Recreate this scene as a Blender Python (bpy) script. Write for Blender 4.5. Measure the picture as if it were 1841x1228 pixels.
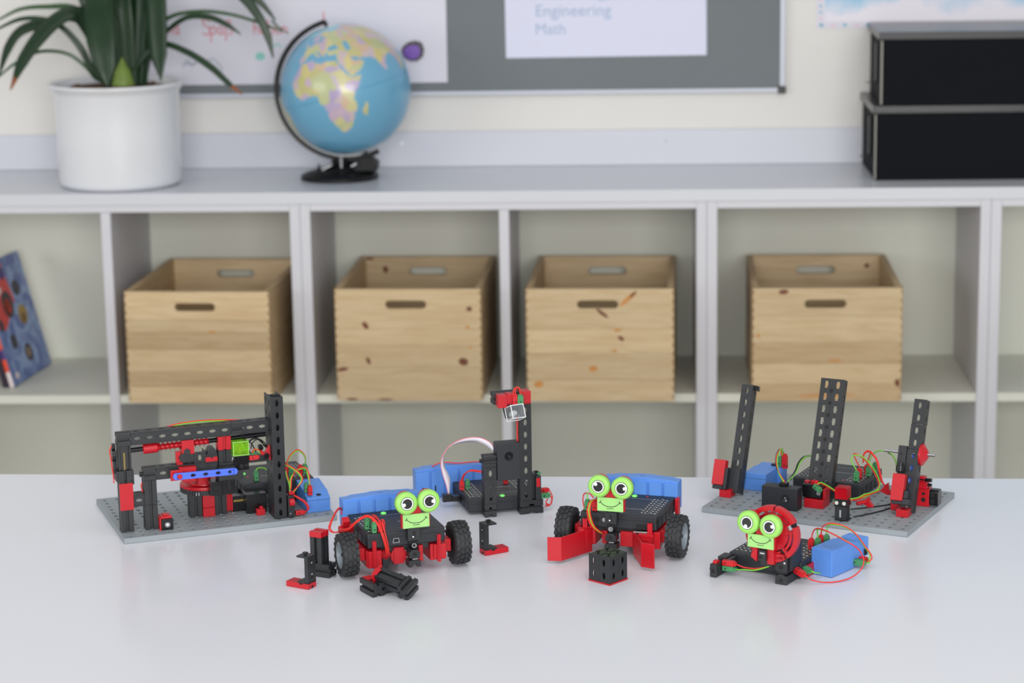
import bpy, bmesh, math, random
from mathutils import Vector, Matrix, Euler
random.seed(7)
R = math.radians
sc = bpy.context.scene
for o in list(bpy.data.objects): bpy.data.objects.remove(o)
COL = sc.collection

# ------------------------------------------------------------------ camera
CAM_H = 0.795
F_PX = 4239.0
PITCH, ROLL = 11.90, 0.94
cd = bpy.data.cameras.new('camera'); cam = bpy.data.objects.new('camera', cd); COL.objects.link(cam)
cd.sensor_width = 36.0; cd.lens = F_PX * 36.0 / 1841.0
cd.clip_start = 0.05; cd.clip_end = 60
cam.matrix_world = Matrix.Translation((0, 0, CAM_H)) @ Matrix.Rotation(R(90 - PITCH), 4, 'X') @ Matrix.Rotation(R(-ROLL), 4, 'Z')
cd.dof.use_dof = True; cd.dof.focus_distance = 2.68; cd.dof.aperture_fstop = 7.5
sc.camera = cam
# ------------------------------------------------------------------ light
w = bpy.data.worlds.new('world'); sc.world = w; w.use_nodes = True
bg = w.node_tree.nodes['Background']; bg.inputs[0].default_value = (0.97, 0.985, 1.0, 1); bg.inputs[1].default_value = 0.50
def area(name, loc, target, sx, sy, power, color=(1, 1, 1)):
    l = bpy.data.lights.new(name, 'AREA'); l.shape = 'RECTANGLE'; l.size = sx; l.size_y = sy; l.energy = power; l.color = color
    o = bpy.data.objects.new(name, l); COL.objects.link(o); o.location = loc
    o.rotation_euler = (Vector(target) - Vector(loc)).to_track_quat('-Z', 'Y').to_euler(); return o
area('window_light', (-5.4, -0.4, 1.3), (0.6, 3.4, 0.0), 3.0, 1.8, 72, (1.0, 0.99, 0.97))
area('overhead_fill_light', (0.3, 1.4, 2.1), (0.1, 3.2, 0.0), 3.0, 1.6, 24, (1.0, 0.98, 0.96))  # added overhead fill that brightens table and worktop, not a real lamp
area('rear_fill_light', (0.4, -3.2, 1.2), (0.3, 4.8, -0.3), 3.8, 2.0, 262, (1.0, 0.99, 0.97))  # added fill from behind the camera to brighten the shelf bays
sc.view_settings.view_transform = 'Standard'; sc.view_settings.look = 'None'
sc.view_settings.gamma = 1.0; sc.view_settings.use_curve_mapping = False
sc.view_settings.exposure = 0.0

# ------------------------------------------------------------------ materials
def lin(c):
    return tuple(((v / 255) / 12.92 if v / 255 <= 0.04045 else ((v / 255 + 0.055) / 1.055) ** 2.4) for v in c)
MATS = {}
def mat(name, rgb, rough=0.45, metal=0.0, coat=0.0, spec=0.5, noise=0.0, nscale=40.0, bump=0.0, bscale=300.0, trans=0.0, alpha=1.0, emit=0.0, ior=1.5):
    m = bpy.data.materials.new(name); m.use_nodes = True; nt = m.node_tree; b = nt.nodes['Principled BSDF']
    c = (*lin(rgb), 1)
    b.inputs['Base Color'].default_value = c; b.inputs['Roughness'].default_value = rough; b.inputs['Metallic'].default_value = metal
    b.inputs['Coat Weight'].default_value = coat; b.inputs['Coat Roughness'].default_value = 0.12
    b.inputs['Specular IOR Level'].default_value = spec; b.inputs['IOR'].default_value = ior
    b.inputs['Transmission Weight'].default_value = trans; b.inputs['Alpha'].default_value = alpha
    if emit: b.inputs['Emission Color'].default_value = c; b.inputs['Emission Strength'].default_value = emit
    tc = None
    if noise or bump: tc = nt.nodes.new('ShaderNodeTexCoord')
    if noise:
        n = nt.nodes.new('ShaderNodeTexNoise'); n.inputs['Scale'].default_value = nscale; n.inputs['Detail'].default_value = 4
        nt.links.new(tc.outputs['Object'], n.inputs['Vector'])
        h = nt.nodes.new('ShaderNodeMixRGB'); h.blend_type = 'MIX'
        h.inputs[1].default_value = (*[v * (1 - noise) for v in c[:3]], 1); h.inputs[2].default_value = (*[min(1, v * (1 + noise)) for v in c[:3]], 1)
        nt.links.new(n.outputs['Fac'], h.inputs[0]); nt.links.new(h.outputs[0], b.inputs['Base Color'])
    if bump:
        n = nt.nodes.new('ShaderNodeTexNoise'); n.inputs['Scale'].default_value = bscale
        nt.links.new(tc.outputs['Object'], n.inputs['Vector'])
        bp = nt.nodes.new('ShaderNodeBump'); bp.inputs['Strength'].default_value = bump; bp.inputs['Distance'].default_value = 0.001
        nt.links.new(n.outputs['Fac'], bp.inputs['Height']); nt.links.new(bp.outputs[0], b.inputs['Normal'])
    MATS[name] = m; return m
mat('black', (33, 35, 38), 0.42, noise=0.15, nscale=60, bump=0.08, bscale=900)
mat('gloss_black', (18, 19, 22), 0.22)
mat('case', (31, 34, 40), 0.5, noise=0.12, bump=0.15, bscale=1500)
mat('dark', (10, 10, 12), 0.7)
mat('red', (182, 14, 30), 0.38, noise=0.06)
mat('blue', (86, 138, 216), 0.42, noise=0.04)
mat('strut_blue', (78, 112, 228), 0.38, noise=0.04)
mat('plug_green', (66, 136, 88), 0.42, noise=0.05)
mat('plug_red', (196, 28, 36), 0.40, noise=0.05)
mat('wire_red', (222, 46, 38), 0.45, noise=0.03)
mat('wire_green', (118, 205, 52), 0.45, noise=0.03)
mat('wire_black', (20, 20, 22), 0.45, noise=0.03)
mat('lime', (148, 208, 98), 0.4, noise=0.03)
mat('lime_face', (158, 212, 126), 0.45, noise=0.03)
mat('plate', (140, 148, 153), 0.5, noise=0.05, bump=0.1)
mat('rubber', (38, 40, 43), 0.62, noise=0.15, nscale=120, bump=0.2, bscale=800)
mat('rim', (128, 138, 146), 0.4, noise=0.04)
mat('chrome', (200, 200, 202), 0.18, metal=1.0)
mat('print_white', (238, 240, 242), 0.4)
mat('print_black', (22, 22, 24), 0.35)
mat('print_grey', (150, 155, 160), 0.5)
mat('socket', (200, 200, 190), 0.35)
mat('ribbon', (226, 220, 230), 0.45, noise=0.03)
mat('led', (120, 235, 110), 0.3, emit=0.25)
mat('red_dot', (210, 50, 60), 0.3)
mat('clear', (235, 240, 245), 0.06, trans=0.92, ior=1.3)
mat('lime_clear', (200, 255, 90), 0.1, trans=0.85, ior=1.25)
mat('red_clear', (200, 20, 36), 0.12, trans=0.45, ior=1.3)
mat('bulb', (240, 240, 235), 0.2)
mat('yellow', (176, 150, 70), 0.4)
mat('table', (219, 221, 229), 0.34, noise=0.012, nscale=5, coat=0.25, spec=0.5)
mat('wall', (223, 221, 217), 0.8, noise=0.015, nscale=3, bump=0.1, bscale=120)
mat('floor', (176, 170, 156), 0.5, noise=0.1, nscale=6)
mat('shelf', (204, 204, 211), 0.45, noise=0.015, nscale=6)
mat('shelf_inside_lit', (218, 219, 208), 0.55, noise=0.02, nscale=6)  # shelf white lifted and warmed: fill and bounce light put into the colour
mat('worktop', (204, 207, 214), 0.32, noise=0.015, nscale=6, coat=0.15)
mat('ledge', (205, 207, 216), 0.45, noise=0.02, nscale=4)
mat('ceramic', (220, 222, 227), 0.22, coat=0.4, noise=0.008)
mat('soil', (52, 34, 24), 0.95, noise=0.5, nscale=160, bump=0.8, bscale=200)
mat('bark', (100, 66, 42), 0.8, noise=0.3, nscale=150)
mat('leaf', (20, 50, 24), 0.4, spec=0.35, noise=0.22, nscale=28, coat=0.1)
mat('leaf_base', (120, 144, 62), 0.5, noise=0.4, nscale=60)
mat('leaf_thin', (46, 80, 42), 0.42, noise=0.2, nscale=28)
mat('leaf_tip', (140, 78, 42), 0.6, noise=0.2)
mat('globe_plastic', (9, 10, 12), 0.45, spec=0.3, noise=0.05)
mat('board_grey', (112, 118, 122), 0.75, noise=0.05, nscale=4, bump=0.2, bscale=400)
mat('paper', (216, 215, 226), 0.7, noise=0.01)
mat('paper2', (216, 218, 238), 0.7, noise=0.01)
mat('alu', (186, 190, 200), 0.5, metal=0.3)
mat('ink_red', (214, 120, 136), 0.7)
mat('ink_green', (128, 202, 190), 0.7)
mat('ink_grey', (160, 168, 184), 0.7)
mat('text_blue', (160, 180, 208), 0.7)
mat('stone', (84, 78, 84), 0.6, noise=0.2)
mat('amethyst', (112, 70, 168), 0.35, noise=0.35, nscale=120)
mat('map_dot', (96, 176, 200), 0.7)
mat('map_dot_pink', (232, 190, 200), 0.7)
mat('box_black', (11, 14, 20), 0.7, spec=0.12, noise=0.12, nscale=9, bump=0.15, bscale=500)
mat('strip', (150, 150, 140), 0.5)
mat('box_lid', (22, 24, 27), 0.42, noise=0.1, nscale=9, coat=0.4)
mat('spine_white', (228, 214, 214), 0.5); mat('spine_orange', (220, 74, 40), 0.5); mat('spine_purple', (70, 50, 120), 0.5)
mat('portrait_dark', (52, 48, 60), 0.5, noise=0.5, nscale=90); mat('portrait_gold', (170, 140, 60), 0.5, noise=0.4, nscale=90); mat('portrait_skin', (188, 160, 130), 0.5, noise=0.3, nscale=90)
mat('cover_red', (214, 40, 34), 0.35, noise=0.1, nscale=20); mat('dark_book', (40, 22, 44), 0.5, noise=0.2)
mat('knot', (112, 62, 36), 0.6, noise=0.3, nscale=90); mat('knot_light', (196, 136, 70), 0.6, noise=0.2, nscale=90)
mat('joint', (150, 116, 72), 0.7, noise=0.3, nscale=90)
mat('table_leg', (150, 152, 156), 0.35, metal=0.6)

def wood(name, a, b_):
    m = bpy.data.materials.new(name); m.use_nodes = True; nt = m.node_tree; N = nt.nodes; L = nt.links; b = N['Principled BSDF']
    tc = N.new('ShaderNodeTexCoord'); oi = N.new('ShaderNodeObjectInfo'); mp = N.new('ShaderNodeMapping')
    mp.inputs['Scale'].default_value = (3.0, 3.0, 34.0)
    add = N.new('ShaderNodeVectorMath'); add.operation = 'ADD'
    sc_ = N.new('ShaderNodeVectorMath'); sc_.operation = 'SCALE'; sc_.inputs[0].default_value = (7, 5, 9)
    L.new(oi.outputs['Random'], sc_.inputs['Scale']); L.new(tc.outputs['Object'], add.inputs[0]); L.new(sc_.outputs[0], add.inputs[1]); L.new(add.outputs[0], mp.inputs['Vector'])
    n = N.new('ShaderNodeTexNoise'); n.inputs['Scale'].default_value = 3.2; n.inputs['Detail'].default_value = 5; n.inputs['Distortion'].default_value = 0.8
    L.new(mp.outputs[0], n.inputs['Vector'])
    cr = N.new('ShaderNodeValToRGB'); cr.color_ramp.elements[0].position = 0.32; cr.color_ramp.elements[0].color = (*lin(b_), 1)
    cr.color_ramp.elements[1].position = 0.62; cr.color_ramp.elements[1].color = (*lin(a), 1); L.new(n.outputs['Fac'], cr.inputs[0])
    hs = N.new('ShaderNodeHueSaturation'); mr = N.new('ShaderNodeMapRange'); mr.inputs['To Min'].default_value = 0.86; mr.inputs['To Max'].default_value = 1.07
    L.new(oi.outputs['Random'], mr.inputs['Value']); L.new(mr.outputs[0], hs.inputs['Value']); L.new(cr.outputs[0], hs.inputs['Color'])
    L.new(hs.outputs[0], b.inputs['Base Color']); b.inputs['Roughness'].default_value = 0.55
    MATS[name] = m
wood('pine', (205, 182, 145), (193, 166, 126))
wood('pine_dark', (197, 171, 133), (184, 155, 115))

def attr_mat(name, rough=0.3, coat=0.4):
    m = bpy.data.materials.new(name); m.use_nodes = True; nt = m.node_tree; b = nt.nodes['Principled BSDF']
    a = nt.nodes.new('ShaderNodeVertexColor'); a.layer_name = 'map'; nt.links.new(a.outputs[0], b.inputs['Base Color'])
    b.inputs['Roughness'].default_value = rough; b.inputs['Coat Weight'].default_value = coat; MATS[name] = m
attr_mat('globe_map', 0.32, 0.35)
def map_mat():
    m = bpy.data.materials.new('sky_print'); m.use_nodes = True; nt = m.node_tree; N = nt.nodes; L = nt.links; b = N['Principled BSDF']
    tc = N.new('ShaderNodeTexCoord'); n = N.new('ShaderNodeTexNoise'); n.inputs['Scale'].default_value = 9; n.inputs['Detail'].default_value = 5
    L.new(tc.outputs['Object'], n.inputs['Vector']); sx = N.new('ShaderNodeSeparateXYZ'); L.new(tc.outputs['Object'], sx.inputs[0])
    mr = N.new('ShaderNodeMapRange'); mr.inputs['From Min'].default_value = 0.0; mr.inputs['From Max'].default_value = 0.07; mr.inputs['To Min'].default_value = 0.34; mr.inputs['To Max'].default_value = -0.12
    L.new(sx.outputs['Z'], mr.inputs['Value']); ad = N.new('ShaderNodeMath'); ad.operation = 'ADD'; L.new(mr.outputs[0], ad.inputs[0]); L.new(n.outputs['Fac'], ad.inputs[1])
    cr = N.new('ShaderNodeValToRGB'); e = cr.color_ramp.elements; e[0].position = 0.42; e[0].color = (*lin((134, 192, 224)), 1); e[1].position = 0.72; e[1].color = (*lin((228, 224, 234)), 1)
    L.new(ad.outputs[0], cr.inputs[0]); L.new(cr.outputs[0], b.inputs['Base Color']); b.inputs['Roughness'].default_value = 0.6; MATS['sky_print'] = m
map_mat()
def cover_mat():
    m = bpy.data.materials.new('cover_blue'); m.use_nodes = True; nt = m.node_tree; N = nt.nodes; L = nt.links; b = N['Principled BSDF']
    tc = N.new('ShaderNodeTexCoord'); n = N.new('ShaderNodeTexNoise'); n.inputs['Scale'].default_value = 16; n.inputs['Distortion'].default_value = 1.5
    L.new(tc.outputs['Object'], n.inputs['Vector']); cr = N.new('ShaderNodeValToRGB'); e = cr.color_ramp.elements
    e[0].position = 0.4; e[0].color = (*lin((74, 98, 168)), 1); e[1].position = 0.62; e[1].color = (*lin((140, 166, 208)), 1)
    L.new(n.outputs['Fac'], cr.inputs[0]); L.new(cr.outputs[0], b.inputs['Base Color']); b.inputs['Roughness'].default_value = 0.3; MATS['cover_blue'] = m
cover_mat()

# ------------------------------------------------------------------ shapes (all in mm): a shape list is [(verts, faces), ...]
def Bx(x0, y0, z0, x1, y1, z1):
    x0, x1 = sorted((x0, x1)); y0, y1 = sorted((y0, y1)); z0, z1 = sorted((z0, z1))
    v = [(x0, y0, z0), (x1, y0, z0), (x1, y1, z0), (x0, y1, z0), (x0, y0, z1), (x1, y0, z1), (x1, y1, z1), (x0, y1, z1)]
    return [(v, [(0, 3, 2, 1), (4, 5, 6, 7), (0, 1, 5, 4), (1, 2, 6, 5), (2, 3, 7, 6), (3, 0, 4, 7)])]
def Pr(pts, a, b, ax='y'):
    """outline extruded along an axis; pts are (u,v): ax y -> (x,z), ax x -> (y,z), ax z -> (x,y)"""
    def P(u, v, t): return {'y': (u, t, v), 'x': (t, u, v), 'z': (u, v, t)}[ax]
    n = len(pts); v = [P(*p, a) for p in pts] + [P(*p, b) for p in pts]
    f = [tuple(range(n)), tuple(range(2 * n - 1, n - 1, -1))] + [(i, (i + 1) % n, n + (i + 1) % n, n + i) for i in range(n)]
    return [(v, f)]
def basis(d):
    d = Vector(d).normalized(); a = Vector((0, 0, 1)) if abs(d.z) < 0.9 else Vector((1, 0, 0))
    u = d.cross(a).normalized(); return u, d.cross(u).normalized()
def Cy(p0, p1, r, r1=None, n=20):
    p0, p1 = Vector(p0), Vector(p1); u, v = basis(p1 - p0); r1 = r if r1 is None else r1; V = []
    for p, q in ((p0, r), (p1, r1)):
        for i in range(n):
            a = 2 * math.pi * i / n; V.append(tuple(p + u * (q * math.cos(a)) + v * (q * math.sin(a))))
    return [(V, [tuple(range(n)), tuple(range(2 * n - 1, n - 1, -1))] + [(i, (i + 1) % n, n + (i + 1) % n, n + i) for i in range(n)])]
def Lathe(p0, d, prof, n=32):
    """prof: (distance along d, radius); closed at ends when radius is 0, otherwise capped"""
    p0 = Vector(p0); d = Vector(d).normalized(); u, v = basis(d); V = []; Fc = []
    for t, r in prof:
        for i in range(n):
            a = 2 * math.pi * i / n; V.append(tuple(p0 + d * t + u * (r * math.cos(a)) + v * (r * math.sin(a))))
    for k in range(len(prof) - 1):
        for i in range(n):
            j = (i + 1) % n; Fc.append((k * n + i, k * n + j, (k + 1) * n + j, (k + 1) * n + i))
    if prof[0][1] > 0.01: Fc.append(tuple(range(n)))
    m = (len(prof) - 1) * n
    if prof[-1][1] > 0.01: Fc.append(tuple(m + i for i in range(n - 1, -1, -1)))
    return [(V, Fc)]
def smooth(pts, k=6):
    P = [Vector(p) for p in pts]
    if len(P) < 3: return P
    P = [P[0] * 2 - P[1]] + P + [P[-1] * 2 - P[-2]]; out = []
    for i in range(1, len(P) - 2):
        for s in range(k):
            t = s / k; a, b, c, d = P[i - 1], P[i], P[i + 1], P[i + 2]
            out.append(0.5 * ((2 * b) + (c - a) * t + (2 * a - 5 * b + 4 * c - d) * t * t + (3 * b - a - 3 * c + d) * t ** 3))
    out.append(P[-2]); return out
def Tb(pts, r=0.8, n=6, k=6):
    P = smooth(pts, k); V = []; Fc = []; m = len(P)
    for i, p in enumerate(P):
        d = (P[min(i + 1, m - 1)] - P[max(i - 1, 0)]); u, v = basis(d if d.length > 1e-6 else (0, 0, 1))
        if i and (pu.dot(u) < 0 or True):
            u = (pu - d.normalized() * pu.dot(d.normalized())).normalized(); v = d.normalized().cross(u)
        pu = u
        for j in range(n):
            a = 2 * math.pi * j / n; V.append(tuple(p + u * (r * math.cos(a)) + v * (r * math.sin(a))))
    for i in range(m - 1):
        for j in range(n):
            q = (j + 1) % n; Fc.append((i * n + j, i * n + q, (i + 1) * n + q, (i + 1) * n + j))
    Fc.append(tuple(range(n))); Fc.append(tuple((m - 1) * n + j for j in range(n - 1, -1, -1)))
    return [(V, Fc)]
def X(M, sh): return [([tuple(M @ Vector(v)) for v in vs], fs) for vs, fs in sh]
def Tr(x, y, z): return Matrix.Translation((x, y, z))
def Ro(deg, ax, c=(0, 0, 0)): return Tr(*c) @ Matrix.Rotation(R(deg), 4, ax) @ Tr(-c[0], -c[1], -c[2])
def frame(o, u, v, n):
    M = Matrix.Identity(4)
    for i, a in enumerate((u, v, n)): M.col[i][:3] = a
    M.col[3][:3] = o; return M
def Wall(L, w, t, pitch=15.0, hl=8.0, hw=3.6, nw=5.2, off=None):
    """a plate L x w x t in the u,v,n frame with keyed slots right through it, one each pitch"""
    n = max(1, int(round(L / pitch))); off = pitch / 2 if off is None else off; mid = w / 2; out = []
    for s in (1, -1):
        p = [(0, mid)]
        for k in range(n):
            c = off + k * pitch
            if c + hl / 2 > L: break
            for du, dv in ((-hl / 2, 0), (-hl / 2, hw / 2), (-1.5, hw / 2), (-1.5, nw / 2), (1.5, nw / 2), (1.5, hw / 2), (hl / 2, hw / 2), (hl / 2, 0)):
                p.append((c + du, mid + s * dv))
        p += [(L, mid), (L, mid + s * w / 2), (0, mid + s * w / 2)]
        # split between holes so every piece is a simple outline
        out += Pr(p, 0, t, 'z')
    return out
def Girder(L, o=(0, 0, 0), ax='z', w=15.0, t=1.6, sides=4):
    """hollow square girder with slots in its walls; o is its low corner"""
    e = {'x': (Vector((1, 0, 0)), Vector((0, 1, 0)), Vector((0, 0, 1))), 'y': (Vector((0, 1, 0)), Vector((0, 0, 1)), Vector((1, 0, 0))), 'z': (Vector((0, 0, 1)), Vector((1, 0, 0)), Vector((0, 1, 0)))}[ax]
    u, v, n = e; o = Vector(o); s = []
    # channel section: slotted front and two slotted sides, open towards the back (+y)
    if ax == 'x':
        s += X(frame(o, u, v, n), Wall(L, w, t, hl=7, hw=2.8, nw=3.8)); s += X(frame(o + n * (w - t), u, v, n), Wall(L, w, t, hl=7, hw=2.8, nw=3.8))
        s += X(frame(o + n * t, u, n, v), Wall(L, w - 2 * t, t, hl=7.2, hw=2.8, nw=4.0))
    else:
        s += X(frame(o, u, v, n), Wall(L, w, t, hl=7.2, hw=2.8, nw=4.0))
        s += X(frame(o + n * t, u, n, v), Wall(L, w - t, t, hl=7, hw=2.8, nw=3.8)); s += X(frame(o + v * (w - t) + n * t, u, n, v), Wall(L, w - t, t, hl=7, hw=2.8, nw=3.8))
    return s
GR = 3.2
def Block(L, o=(0, 0, 0), ax='z', w=15.0, d=15.0, stud=True):
    """solid building block with a groove down each long side and a stud at the end"""
    g, h = 1.7, 3.0
    pts = [(0, 0), (w / 2 - g, 0), (w / 2 - g, h), (w / 2 + g, h), (w / 2 + g, 0), (w, 0), (w, d / 2 - g), (w - h, d / 2 - g), (w - h, d / 2 + g), (w, d / 2 + g), (w, d),
           (w / 2 + g, d), (w / 2 + g, d - h), (w / 2 - g, d - h), (w / 2 - g, d), (0, d), (0, d / 2 + g), (h, d / 2 + g), (h, d / 2 - g), (0, d / 2 - g)]
    s = Pr(pts, 0, L, 'z')
    if stud: s += Cy((w / 2, d / 2, L), (w / 2, d / 2, L + 1.5), 1.2) + Cy((w / 2, d / 2, L + 1.5), (w / 2, d / 2, L + 3.5), 2.0)
    M = {'z': Matrix.Identity(4), 'x': Matrix(((0, 0, 1, 0), (1, 0, 0, 0), (0, 1, 0, 0), (0, 0, 0, 1))), 'y': Matrix(((1, 0, 0, 0), (0, 0, 1, 0), (0, 1, 0, 0), (0, 0, 0, 1)))}[ax]
    return X(Tr(*o) @ M, s)
def Flat(c, u, v, outline, t=0.12, n=None):
    """thin print on a face: outline in the u,v plane at c"""
    u = Vector(u).normalized(); v = Vector(v).normalized(); nn = u.cross(v) if n is None else Vector(n)
    return X(frame(Vector(c), u, v, nn), Pr(outline, 0, t, 'z'))
def disc(r, cx=0, cy=0, n=28, ry=None): return [(cx + r * math.cos(2 * math.pi * i / n), cy + (ry or r) * math.sin(2 * math.pi * i / n)) for i in range(n)]
def rrect(x0, y0, x1, y1, r, n=5):
    P = []
    for cx, cy, a0 in ((x1 - r, y1 - r, 0), (x0 + r, y1 - r, 90), (x0 + r, y0 + r, 180), (x1 - r, y0 + r, 270)):
        for i in range(n + 1):
            a = R(a0 + 90 * i / n); P.append((cx + r * math.cos(a), cy + r * math.sin(a)))
    return P

# ------------------------------------------------------------------ objects
def thing(name, label, cat, x, y, z=0.0, yaw=0.0, group=None):
    o = bpy.data.objects.new(name, None); COL.objects.link(o); o.empty_display_size = 0.02
    o.location = (x, y, z); o.rotation_euler = (0, 0, yaw); o['label'] = label; o['category'] = cat
    if group: o['group'] = group
    return o
def part(name, m, parent, shapes, bevel=0.0, flat=False, kind=None, label=None, sharp=0.6):
    me = bpy.data.meshes.new(name); V = []; Fc = []
    for vs, fs in shapes:
        k = len(V); V += [(a * 0.001, b * 0.001, c * 0.001) for a, b, c in vs]; Fc += [tuple(k + i for i in f) for f in fs]
    me.from_pydata(V, [], Fc); me.validate()
    bm = bmesh.new(); bm.from_mesh(me); bmesh.ops.recalc_face_normals(bm, faces=bm.faces); bm.to_mesh(me); bm.free()
    me.materials.append(MATS[m])
    if not flat:
        me.polygons.foreach_set('use_smooth', [True] * len(me.polygons)); me.set_sharp_from_angle(angle=sharp)
    o = bpy.data.objects.new(name, me); COL.objects.link(o); o.parent = parent
    if bevel:
        b = o.modifiers.new('edge', 'BEVEL'); b.width = bevel * 0.001; b.segments = 2; b.limit_method = 'ANGLE'; b.angle_limit = R(40); b.harden_normals = True
    if kind: o['kind'] = kind
    if label: o['label'] = label
    return o
def struct(name, m, shapes, **k):
    o = part(name, m, k.pop('parent', None), shapes, **k)
    o['kind'] = 'structure'; return o

# ------------------------------------------------------------------ the room
SX, SY, SYAW = -1.0772, 4.8262, R(-3.4326)
def SP(s, d, z=0.0):
    c, n = math.cos(SYAW), math.sin(SYAW); return (SX + s * c - d * n, SY + s * n + d * c, z)
def sthing(name, label, cat, s, d, z, turn=0.0, group=None):
    x, y, _ = SP(s, d); return thing(name, label, cat, x, y, z, SYAW + R(turn), group)
def splace(o, s=0.0, d=0.0, z=0.0):
    o.location = SP(s, d, z); o.rotation_euler = (0, 0, SYAW); return o
FL = -0.74
splace(struct('wall_back', 'wall', Bx(-2600, 386, FL * 1000, 4200, 500, 2100)))
struct('floor', 'floor', Bx(-4000, -600, FL * 1000 - 60, 4200, 5900, FL * 1000))
lg = splace(struct('trim_1', 'ledge', Bx(-2600, 374, 105.6, 4200, 385.8, 183), bevel=1.5))
for i, s in enumerate((0.822, 1.40, 0.1)):
    part('screw', 'print_white' if i == 0 else 'alu', lg, Cy((s * 1000, 374, 158), (s * 1000, 373, 158), 4, n=16))

# ------------------------------------------------------------------ table
tb = thing('table', 'large white glossy table carrying all the red, black and blue building models', 'table', 0.0, 2.932, FL, R(-4.56))
tz = -FL * 1000
part('tabletop', 'table', tb, Bx(-1250, -1100, tz - 26, 1350, 0, tz), bevel=1.5)
part('frame', 'table_leg', tb, Bx(-1200, -1050, tz - 70, 1300, -1020, tz - 26.2) + Bx(-1200, -80, tz - 70, 1300, -50, tz - 26.2) + Bx(-1200, -1050, tz - 70, -1170, -50, tz - 26.2) + Bx(1270, -1050, tz - 70, 1300, -50, tz - 26.2))
for x in (-1200, 1260):
    for y in (-1050, -90):
        part('leg', 'table_leg', tb, Bx(x, y, 0, x + 40, y + 40, tz - 70.2), bevel=2)

# ------------------------------------------------------------------ shelving
ZT, ZU = 80, -700
def shelf_unit(s0, s1, label, divs=(), seam=True):
    u = sthing('shelf_unit', label, 'shelf', s0, 0.0, FL, group=None)
    W = (s1 - s0) * 1000; z0 = -FL * 1000
    for x in (0, W - 21): part('side_panel', 'shelf', u, Bx(x, 0, 0, x + 21, 380, z0 + ZT), bevel=1)
    for x in divs: part('divider', 'shelf', u, Bx((x - s0) * 1000, 0, 32, (x - s0) * 1000 + 20.5, 376, z0 + 65.6), bevel=1)
    part('back_panel', 'shelf_inside_lit', u, Bx(21.1, 376.2, 30, W - 21.1, 380, z0 + ZT))
    part('top_rail', 'shelf', u, Bx(21.1, 0.5, z0 + 66, W - 21.1, 376, z0 + ZT), bevel=0.8)
    xs = [21.1] + [(d - s0) * 1000 + k for d in divs for k in (-0.1, 20.6)] + [W - 21.1]
    for i in range(0, len(xs), 2):
        part('shelf_board', 'shelf_inside_lit', u, Bx(xs[i], 3, z0 - 339, xs[i + 1], 375, z0 - 321), bevel=1)
        part('bottom_board', 'shelf_inside_lit', u, Bx(xs[i], 3, 32, xs[i + 1], 375, 50))
    part('plinth', 'shelf', u, Bx(21.1, 20, 0, W - 21.1, 38, 31.9))
    return u
shelf_unit(-0.35, 0.647, 'white open shelving unit at far left holding a leaning book and a wooden crate', (0.2335,))
shelf_unit(0.6475, 1.4795, 'white open shelving unit in the middle holding two wooden crates', (1.0565,))
shelf_unit(1.480, 2.0515, 'white single-width shelving unit under the black boxes, holding the rightmost crate', ())
shelf_unit(2.052, 2.62, 'white empty shelving unit cut off at the right edge of the photo', ())
wt = sthing('worktop', 'long pale grey worktop laid across all the shelving units under the plant pot and globe', 'worktop', 0, 0, 0.080)
part('board', 'worktop', wt, Bx(-352, -1, 0.1, 2622, 385, 25.3), bevel=1.5)

# ------------------------------------------------------------------ crates
def slot_plank(W, z0, z1, t, cx, zc, hw, hh):
    """board in x,z with a rounded grip hole"""
    r = hh / 2; out = []
    for s in (1, -1):
        edge = z1 if s > 0 else z0
        p = [(0, zc)]
        p += [(cx - hw + r - r * math.cos(R(a)), zc + s * r * math.sin(R(a))) for a in range(0, 91, 18)]
        p += [(cx + hw - r + r * math.sin(R(a)), zc + s * r * math.cos(R(a))) for a in range(0, 91, 18)]
        p += [(W, zc), (W, edge), (0, edge)]
        out += Pr(p, 0, t, 'y')
    return out
def crate(s, d, turn, label, zs, knots, tones, edge):
    c = sthing('wooden_crate', label, 'crate', s, d, -0.3209, turn, 'pine crates on the middle shelf')
    W, D, H, t = 300, 400, 233, 13
    zz = [0] + zs + [H]
    fronts = []
    for i in range(len(zz) - 1):
        a, b = zz[i] + (0.12 if i else 0), zz[i + 1] - (0.12 if i < len(zz) - 2 else 0)
        last = i == len(zz) - 2
        for y, m in ((0, tones[i]), (D - t, 'pine_dark' if tones[i] == 'pine_dark' else 'pine')):
            sh = slot_plank(W, a, b, t, W / 2 if y else W / 2 - 4, 201, 42, 17) if last else Bx(0, 0, a, W, t, b)
            fronts.append(part('plank', m, c, X(Tr(0, y, 0), sh), bevel=0.5))
        for x in (0, W - t):
            part('plank', 'pine_dark', c, Bx(x, t + 0.1, a, x + t, D - t - 0.1, b), bevel=0.8)
    part('bottom', 'pine', c, Bx(t + 0.1, t + 0.1, 4, W - t - 0.1, D - t - 0.1, 12))
    js = []
    k = 0; z = 6
    while z < H - 6:
        for x in ((0.0, 3.2), (W - 3.2, W)): js += Bx(x[0], -0.15, z, x[1], 0.0, z + 7)
        js += Bx(W, 0.5, z + 9, W + 0.15, 12, z + 16) + Bx(-0.15, 0.5, z + 9, 0, 12, z + 16); z += 18
    part('finger_joint', 'joint', c, js, kind='stuff')
    for (x, z, rx, rz, rot, m, back) in knots:
        y = (D - t - 0.1) if back else -0.1
        pl = [(x + rx * math.cos(a) * math.cos(R(rot)) - rz * math.sin(a) * math.sin(R(rot)), z + rx * math.cos(a) * math.sin(R(rot)) + rz * math.sin(a) * math.cos(R(rot))) for a in [2 * math.pi * i / 18 for i in range(18)]]
        part('knot', m, c, Pr(pl, y, y + 0.12, 'y'))
    return c
L_, D_ = 'pine', 'pine_dark'
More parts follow.
